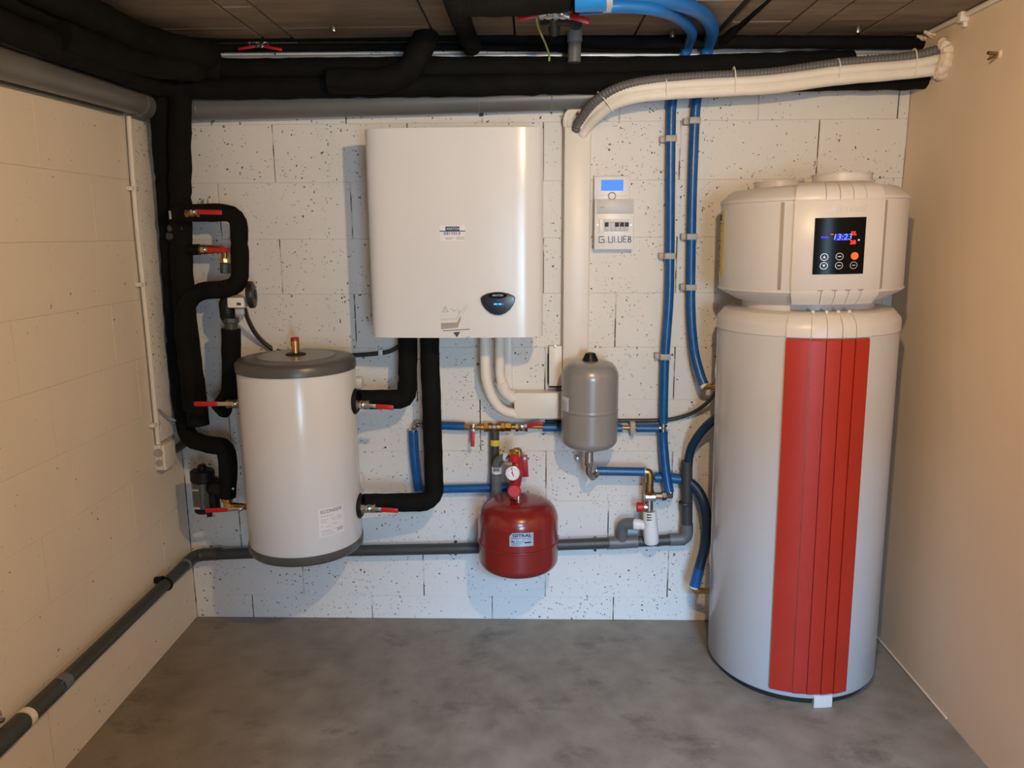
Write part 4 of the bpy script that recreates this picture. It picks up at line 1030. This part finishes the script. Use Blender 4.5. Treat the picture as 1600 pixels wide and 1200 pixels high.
# ------------------------------------------------------------------ water heater safety unit and siphon
su = thing('safety_unit', 'brass water heater safety unit with a red turning knob', 'valve', P(1013, 800, -.09))
b = MB(); b.add(sweep(fillet([P(1005, 737, -.085), P(1015, 737, -.085), P(1015, 752, -.085)], .016), .0135, 14)); b.add(cyl(P(1015, 742, -.085), P(1015, 755, -.085), .015, 14))
obj('brass_elbow', b, M['brass'], su)
b = MB(); b.add(cyl(P(1014, 754, -.085), P(1014, 768, -.085), .017, 12)); b.add(lathe([(.0205, -.006), (.0205, .006)], P(1014, 769, -.085), (0, 0, 1), 6))
obj('check_body', b, M['bronze'], su)
b = MB(); b.add(cyl(P(1014, 768, -.085), P(1014, 800, -.088), .0155, 16)); b.add(cyl(P(1007, 776, -.085), P(1024, 776, -.085), .019, 16, .002)); b.add(cyl(P(1022, 775, -.083), P(1034, 775, -.08), .0135, 8)); b.add(cyl(P(1034, 775, -.08), P(1040, 774.5, -.077), .0175, 6)); b.add(cyl(P(1040, 774.5, -.077), P(1047, 774, -.07), .0125, 12)); b.add(cyl(P(1047, 777, -.07), P(1047.5, 768, -.065), .011, 12))
b.add(cyl(P(1005, 792, -.088), P(1014, 792, -.088), .0135, 14))
obj('nickel_body', b, M['chrome'], su)
obj('red_knob', cyl(P(994.5, 792.5, -.088), P(1006, 792, -.088), .0185, 10, .003), M['red'], su)
sf = thing('siphon', 'white plastic siphon cup under the brass safety unit', 'siphon', P(1017, 850, -.09))
c0, c1 = P(1015, 798, -.09), P(1018, 849, -.09)
h = (c0 - c1).length
obj('cup', lathe([(0, 0), (.024, .001), (.0275, .006), (.0285, .03), (.028, h * .55), (.0265, h * .56), (.0255, h * .98), (.022, h), (.018, h * .96), (0, h * .9)], c1, c0 - c1, 28), M['whitep'], sf)
b = MB()
for vv in (804, 808, 812): b.add(box(P(1011, vv + 1.5, -.1165), P(1018, vv - .5, -.1125)))
obj('air_slots', b, M['shadowgap'], sf, 0)
obj('outlet', cyl(P(1010, 821, -.085), P(988, 818, -.075), .0185, 18, .002), M['whitep'], sf)
obj('ribbed_nut', cyl(P(1000, 820, -.08), P(990, 818.5, -.076), .0215, 10, .002), M['whitep'], sf)

# hoses and cables to the water heater
th = thing('hose', 'dark teal hose looping from the safety unit down to the lower heater port', 'hose', P(1085, 918, -.12))
obj('hose', sweep(smooth([P(1023, 746, -.03), P(1040, 746, -.03), P(1060, 748, -.03), P(1082, 757, -.05), P(1098, 780, -.08), P(1105, 815, -.10), P(1102, 850, -.11), P(1093, 885, -.12), P(1085, 915, -.125)]), .0185, 16), M['teal'], th)
obj('blue_start', sweep(smooth([P(1022.5, 746, -.03), P(1040, 746, -.03), P(1062, 748.5, -.031)]), .0195, 16), M['blue'], th)
obj('blue_end', sweep(smooth([P(1092.2, 888, -.1205), P(1088.5, 902, -.1225), P(1084.8, 916, -.125)]), .0193, 16), M['blue'], th)
obj('end_ring', cyl(P(1085.2, 914, -.125), P(1084.5, 918.5, -.126), .0165, 14), M['whitep'], th)
obj('brass_port', sweep(fillet([P(1085, 916, -.126), P(1085, 923, -.127), P(1096, 923, -.14), P(1112, 923, -.17)], .012), .0115, 12), M['brass'], th)
obj('tail_stub', cyl(P(1021, 746, -.03), P(1025, 746, -.03), .011, 12), M['cable'], th)
tag(obj('hose', sweep(smooth([P(1075, 730, -.045), P(1077, 712, -.05), P(1082, 696, -.07), P(1094, 677, -.10), P(1108, 662, -.14), P(1124, 650, -.18)]), .0165, 14), M['teal']), 'dark hose rising from the grey waste pipe to the side of the water heater', 'hose')
tag(obj('power_cable', sweep(smooth([P(852, 659, -.008), P(880, 659, -.009), P(960, 657.5, -.009), P(1020, 657, -.009), P(1050, 655, -.012), P(1080, 646, -.03), P(1104, 630, -.08), P(1120, 610, -.15)]), .0075, 10), M['cable']), 'black cable sweeping behind the grey vessel up to the water heater', 'cable')
tag(obj('power_cable', sweep(smooth([P(1127, 505, -.10), P(1127, 495, -.11), P(1133, 486, -.13), P(1148, 481, -.16), P(1164, 484, -.20)]), .0085, 10), M['teal']), 'short dark cable looping into the neck of the water heater', 'cable')

# ------------------------------------------------------------------ thermostat + breaker box
tb = thing('thermostat', 'white wall thermostat with lit blue screen and round dial', 'thermostat', P(955, 311, 0))
a, b = P(928.5, 275, -.026), P(983.5, 313, -.026)
obj('case', box((a.x, -.026, b.z), (b.x, 0, a.z), .004), M['whitep'], tb)
obj('dial_panel', box((a.x + .010, -.0275, b.z + .001), (b.x - .010, -.02, P(950, 305, -.026).z), .001), M['whitep'], tb)
a2, b2_ = P(939.5, 281, -.0275), P(974, 298, -.0275)
obj('screen', box((a2.x, -.0272, b2_.z), (b2_.x, -.024, a2.z)), M['e_blue'], tb, 0)
obj('dial_ring', ring(P(956.3, 306.3, -.030), (0, 1, 0), .0122, .0018, 26, 8), M['inklt'], tb)
obj('dial', cyl(P(956.3, 306.3, -.026), P(956.3, 306.3, -.031), .0105, 24), M['whitep'], tb)
bx = thing('breaker_box', 'small white breaker box with hand-lettered text under the thermostat', 'electrical box', P(960, 391, 0))
a, b = P(929.5, 311.5, -.055), P(990, 390, -.055)
obj('case', box((a.x, -.05, b.z), (b.x, 0, a.z), .004), M['whitep'], bx)
obj('cover_panel', box((a.x + .008, -.0525, P(950, 334, -.05).z), (b.x - .004, -.048, a.z - .003), .001), M['midwhite'], bx)
obj('panel_mark', bar(P(938, 324, -.053), P(944, 324, -.053), .0022, .0012), M['inklt'], bx, 0)
win = MB(); p0_, p1_ = P(944, 342.5, -.052), P(982.5, 361.5, -.052)
dv = obj('device_recess', box((p0_.x, -.0515, p1_.z), (p1_.x, -.0495, p0_.z)), M['midwhite'], bx, 0)
lp_ = MB()
for u in (945, 954, 961.5, 968, 975): lp_.add(box(P(u, 361, -.055) + V3((.0004, 0, 0)), P(u + 6.6, 347.5, -.050), .0006))
obj('breaker_modules', lp_, M['midwhite'], dv)
for u in (945.5, 961.8, 969.5, 977): obj('toggle', box(P(u, 354, -.062), P(u + 5.0, 347.6, -.053), .001), M['plasticblk'], dv)
obj('window_flap', box((p0_.x - .0, -.0555, P(950, 347, -.05).z), (p1_.x, -.0515, p0_.z), .0008), M['paper'], dv)
obj('hinge_block', box(P(936, 364, -.055), P(943.5, 341.5, -.049), .001), M['ivory'], bx)
sn = MB()
for u in (934, 986): sn.add(lathe([(.0022, 0), (.0022, .001), (0, .001)], P(u, 351.5, -.0505), (0, -1, 0), 8))
obj('screw', sn, M['steel'], bx)
hw = MB()
def stroke(pts, w=1.15):
    for a, b in zip(pts, pts[1:]): hw.add(bar(P(a[0], a[1], -.0507), P(b[0], b[1], -.0507), w / 425, .0010))
stroke([(944, 369.6), (936, 369.8), (936, 379.2), (944, 379), (944, 374.2), (939.5, 374.2)])
stroke([(947, 378.4), (948, 378.4)], 1.5)
stroke([(951, 369.2), (951, 378.8), (957, 378.8), (957, 369)]); stroke([(960, 369), (960, 378.8)])
stroke([(962.4, 378.2), (963.4, 378.2)], 1.5)
stroke([(966, 369), (966, 378.4), (971.5, 378.4), (971.5, 369)])
stroke([(979, 369.2), (974, 369.2), (974, 378.2), (979, 378.2)]); stroke([(974, 373.6), (978, 373.6)])
stroke([(982, 369.4), (985.6, 370.4), (985, 373.4), (982, 373.8), (981.8, 369.4)]); stroke([(982, 373.8), (986, 375), (985.6, 378), (981.4, 378.6), (981.8, 373.8)])
obj('handwriting', hw, M['inkblue'], bx, 0)

# ------------------------------------------------------------------ heat pump water heater (local frame, front = -Y)
RH = .28
HX, HY = 1.078, -.283
hp = bpy.data.objects.new('water_heater', None); hp.empty_display_size = .1
COL.objects.link(hp); WL[hp.name] = V3((0, 0, 0))
tag(hp, 'tall white heat pump water heater with red slatted stripe and black touch display', 'water heater')
def pol(a, r, z): a = math.radians(a); return V3((r * math.sin(a), -r * math.cos(a), z))
def patch(a0, a1, prof, thick=.004, n=10):
    """curved plate following a (r,z) profile between two angles"""
    v = []; f = []; m = len(prof)
    for lay in (0, 1):
        for i in range(n + 1):
            a = a0 + (a1 - a0) * i / n
            for (r, z) in prof: v.append(pol(a, r - (thick if lay == 0 else 0), z))
    B = (n + 1) * m
    for i in range(n):
        for k in range(m - 1):
            p = i * m + k; q = p + m
            f.append((p, q, q + 1, p + 1)); f.append((B + p, B + p + 1, B + q + 1, B + q))
        f.append((i * m, B + i * m, B + (i + 1) * m, (i + 1) * m)); k = m - 1
        f.append((i * m + k, (i + 1) * m + k, B + (i + 1) * m + k, B + i * m + k))
    for i in (0, n):
        for k in range(m - 1):
            p = i * m + k; f.append((p, p + 1, B + p + 1, B + p))
    return v, f
obj('base_ring', lathe([(RH - .018, 0.003), (RH - .014, .012), (RH - .012, .05)], seg=64), M['shadowgap'], hp)
obj('tank_jacket', lathe([(RH - .02, .024), (RH - .006, .026), (RH, .034), (RH, 1.215), (RH - .003, 1.222)], seg=96), M['hpsteel'], hp)
obj('jacket_seam', patch(-97, -94.5, [(RH + .0015, .3), (RH + .0015, 1.2)], .004, 2), M['hpsteel'], hp)
obj('foot', patch(2, 14, [(RH + .005, .0), (RH + .005, .030), (RH + .001, .040)], .03, 4), M['hpwhite'], hp)
obj('jacket_cap', lathe([(RH - .002, 1.205), (RH + .003, 1.208), (RH + .003, 1.238), (RH + .001, 1.245), (RH - .020, 1.270), (RH - .026, 1.273), (RH - .10, 1.279)], seg=96), M['hpwhite'], hp)
sl = [-26, -12, -3.3, 5.4, 13.7, 23.6]
for a, b in zip(sl, sl[1:]):
    v, f = patch(a + .15, b - .15, [(RH + .0045, .048), (RH + .0075, .052), (RH + .0075, 1.198), (RH + .005, 1.202)], .010, 5)
    # each slat stands proud along one edge like lapped boards
    vv = []
    for p in v:
        ang = math.degrees(math.atan2(p.x, -p.y)); t = (ang - a) / (b - a); k = 1 + (.0035 * (1 - t)) / RH
        vv.append(V3((p.x * k, p.y * k, p.z)))
    obj('red_slat', (vv, f), M['redslat'], hp, 30, 'red ribbed slat' )
for k, (a, b) in enumerate(zip(sl, sl[1:])):
    obj('cap_rib', patch(a + .22, b - .22, [(RH + .003, 1.204), (RH + .010, 1.207), (RH + .010, 1.232), (RH + .004, 1.250), (RH - .012, 1.267), (RH - .030, 1.276), (RH - .05, 1.279)], .008, 5), M['hpwhite'], hp)
for a in (-15, -6, 2, 10): obj('cap_peg', lathe([(0, 0), (.006, 0), (.005, .008), (0, .009)], pol(a + 4, RH - .036, 1.276), (0, 0, 1), 10), M['hpwhite'], hp)
obj('neck', lathe([(.203, 1.26), (.203, 1.32)], seg=64), M['hpwhite'], hp)
headp = [(.19, 1.302), (.222, 1.302), (.226, 1.304), (RH - .002, 1.333), (RH + .003, 1.338), (RH + .003, 1.344)]
obj('head_tray', lathe(headp, seg=96), M['hpwhite'], hp)
obj('head_body', lathe([(RH - .002, 1.340), (RH, 1.345), (RH, 1.604), (RH - .002, 1.608)], seg=96), M['hpwhite'], hp)
topp = [(RH - .003, 1.602), (RH + .003, 1.606), (RH + .003, 1.612), (RH + .001, 1.616), (RH - .032, 1.643), (RH - .038, 1.646), (RH - .10, 1.653), (0, 1.655)]
obj('head_lid', lathe(topp, seg=96), M['hpwhite'], hp)
PA, PB = -24.4, 26.7
OF = .013
mid = [(RH + OF, 1.352), (RH + OF, 1.598)]
fp_ = obj('control_fascia', patch(PA, PB, [(RH + OF - .003, 1.346), (RH + OF, 1.350), (RH + OF, 1.600), (RH + OF - .003, 1.604)], .016, 24), M['hpwhite'], hp)
gs = [PA, -8, -.5, 7, 14.5, PB]
for a, b in zip(gs, gs[1:]):
    obj('panel_rib', patch(a + .16, b - .16, [(RH + OF - .002, 1.6035), (RH + OF - .0015, 1.608), (RH + OF - .006, 1.624), (RH - .004, 1.640), (RH - .03, 1.652), (RH - .06, 1.658)], .014, 6), M['hpwhite'], hp)
    obj('panel_rib', patch(a + .16, b - .16, [(.238, 1.300), (RH - .012, 1.303), (RH + OF - .016, 1.315), (RH + OF - .002, 1.332), (RH + OF, 1.3465)], .012, 6), M['hpwhite'], hp)
for a in gs[1:-1]: obj('slot_shade', patch(a - 1.9, a + 1.2, [(RH + OF + .0006, 1.3445), (RH + OF + .0006, 1.3485)], .003, 3), M['greystrip'], hp)  # thin taupe plates paint the shade of short grooves onto the panel
for a in (-31.6, 29.8): obj('groove_shade_strip', patch(a - .9, a + .9, [(RH + .0005, 1.346), (RH + .0035, 1.35), (RH + .0035, 1.597), (RH + .0005, 1.601)], .004, 3), M['greystrip'], hp)  # raised strips whose taupe colour stands in for the shade of a groove
# yellow energy strip at the left edge
yl = obj('yellow_label', patch(-104, -82, [(RH + .0012, 1.375), (RH + .0012, 1.585)], .0008, 6), M['yellow'], hp)
yp = MB()
for (a0, a1, z_0, z_1) in [(-105, -94, 1.555, 1.575), (-105, -98, 1.462, 1.476), (-99, -98.3, 1.39, 1.56), (-105, -92, 1.545, 1.547), (-105, -92, 1.52, 1.5212), (-105, -92, 1.49, 1.4912), (-103, -96, 1.44, 1.4412), (-103, -96, 1.425, 1.426), (-103, -96, 1.41, 1.4115), (-103, -96, 1.395, 1.3965)]:
    yp.add(patch(a0 + 6, a1 + 6, [(RH + .0018, z_0), (RH + .0018, z_1)], .0006, 2))
obj('label_print', yp, M['ink'], yl, 0)
# ducts
for dx, dy, r, zt_ in ((-.085, .085, .078, 1.678), (.072, -.055, .087, 1.688)):
    obj('air_duct_collar', lathe([(r - .006, 1.65), (r, 1.65), (r, zt_ - .004), (r + .003, zt_ - .004), (r + .003, zt_ - .001), (r, zt_), (r - .006, zt_), (r - .006, 1.66), (0, 1.66)], (dx, dy, 0), seg=48), M['hpwhite'], hp)
# touch display
DA, DB, DZ0, DZ1 = -13.3, 14.6, 1.393, 1.553
disp = obj('touch_display', patch(DA, DB, [(RH + OF + .0015, DZ0), (RH + OF + .0015, DZ1)], .004, 14), M['glassblk'], hp)
RD = RH + OF + .0019
def dpt(off=0):
    return lambda p: pol(DA + (DB - DA) * p.x, RD + off, DZ0 + (DZ1 - DZ0) * p.y)      # p in 0..1 on the display
asp = (DZ1 - DZ0) / (math.radians(DB - DA) * RH)
def dtext(s, x, y, size, m, nm, shear=0, bold=0):
    k = 1 / (DZ1 - DZ0)
    return obj(nm, mapvf(text_vf(s, size, shear, bold), lambda p: dpt()(V3((x + p.x * k * asp * 1.0, y + p.y * k, 0)))), M[m], disp, 0)
dtext('13:23', .53, .655, .0235, 'e_dispw', 'clock_digits', .15)
def dquad(x0_, y0_, x1_, y1_, m, nm, off=-.0002): return obj(nm, mapvf(quad(x0_, y0_, x1_, y1_, 4), dpt(off)), M[m], disp, 0)
dquad(.40, .595, .655, .715, 'e_glow', 'clock_backlight', -.0003)
dquad(.13, .645, .26, .675, 'e_disp', 'mode_indicator')
dquad(.31, .70, .36, .716, 'e_red', 'alarm_indicator')
dtext('55', .745, .715, .014, 'e_red', 'temperature_set', 0, .0005); dtext('28', .745, .56, .0155, 'e_red', 'temperature_now', 0, .0006)
dtext('c', .80, .70, .009, 'e_red', 'unit'); dtext('c', .80, .555, .009, 'e_red', 'unit')
dquad(.845, .585, .885, .615, 'e_dispw', 'fan_indicator')
def disc(x, y, r, n=20, rin=0):
    v = []; f = []
    for k in range(n):
        t = 2 * PI * k / n; v.append(V3((x + r * asp * math.cos(t), y + r * math.sin(t), 0)))
        if rin: v.append(V3((x + rin * asp * math.cos(t), y + rin * math.sin(t), 0)))
    if rin:
        for k in range(n): j = (k + 1) % n; f.append((2 * k, 2 * j, 2 * j + 1, 2 * k + 1))
    else: f.append(tuple(range(n)))
    return v, f
for x, y in ((.21, .31), (.21, .155), (.50, .315), (.50, .155), (.79, .155)):
    obj('button_ring', mapvf(disc(x, y, .065, 24, .055), dpt()), M['galv'], disp, 0)
obj('power_button', mapvf(disc(.80, .32, .068), dpt()), M['e_or'], disp, 0)
obj('up_arrow', mapvf(([V3((.18, .29, 0)), V3((.24, .29, 0)), V3((.21, .34, 0))], [(0, 1, 2)]), dpt()), M['paper'], disp, 0)
obj('down_arrow', mapvf(([V3((.18, .175, 0)), V3((.21, .125, 0)), V3((.24, .175, 0))], [(0, 1, 2)]), dpt()), M['paper'], disp, 0)
for x, y in ((.50, .315), (.50, .155), (.79, .155)): dquad(x - .035, y - .008, x + .035, y + .008, 'galv', 'button_mark')
# raised cursive logo
tv = text_vf('Airwell', .036, .45)
lg = mapvf(tv, lambda p: pol(3.0 + math.degrees(p.x / RH), RH + OF + .0004, 1.577 + p.y * .85))
obj('raised_logo', lg, M['greystrip'], hp, 0).data.materials[0] = M['hpsteel']
# side port plates
for z in (1.05, .36):
    obj('port_plate', lathe([(.032, 0), (.030, .004), (.012, .006), (0, .006)], pol(-103, RH - .002, z), pol(-103, 1, 0), 20), M['whitep'], hp)
hp.location = (HX, HY, 0); hp.rotation_euler = (0, -.016, math.radians(-4))

# ------------------------------------------------------------------ right wall bits
rc = thing('wall_conduit', 'thin cream conduit along the top edge of the right wall', 'conduit', (XR - .012, -.3, ZC - .02))
obj('conduit', sweep([(XR - .010, -.10, ZC - .010), (XR - .010, -1.9, ZC - .014)], .008, 12), M['ivory'], rc)
q = PX(1507, 20, XR - .01)
obj('conduit_clip', MB().add(box((XR - .026, q.y - .012, ZC - .03), (XR, q.y + .012, ZC - .001), .003)).add(box((XR - .012, q.y - .006, ZC - .044), (XR, q.y + .006, ZC - .028), .002)), M['ivory'], rc)
fr = MB()
for k in range(7):
    a = V3((XR - .005 - .05 * random.random(), -.05 - .1 * random.random(), ZC - .010 - .014 * random.random()))
    fr.add(bar(a, a + V3((.035 * random.random() + .01, .02 * random.random(), -.012 * random.random())), .009, .005, (0, -1, .3), .001))
tag(obj('plaster_crumbs', fr, M['plaster']), 'broken plaster bits at the top of the right wall corner', 'plaster', kind='stuff')
ap = thing('wall_plug', 'wall plug with a bent pin sticking out high on the right wall', 'anchor', PX(1562, 84, XR))
c = PX(1562, 84, XR)
obj('plug', lathe([(.013, 0), (.011, .004), (.007, .006), (0, .006)], c, (-1, 0, 0), 12), M['plaster'], ap)
obj('pin', MB().add(cyl(c, c + V3((-.035, -.004, .002)), .005, 8)).add(cyl(c + V3((-.004, 0, -.004)), c + V3((-.034, -.006, -.016)), .0035, 8)), M['bronze'], ap)
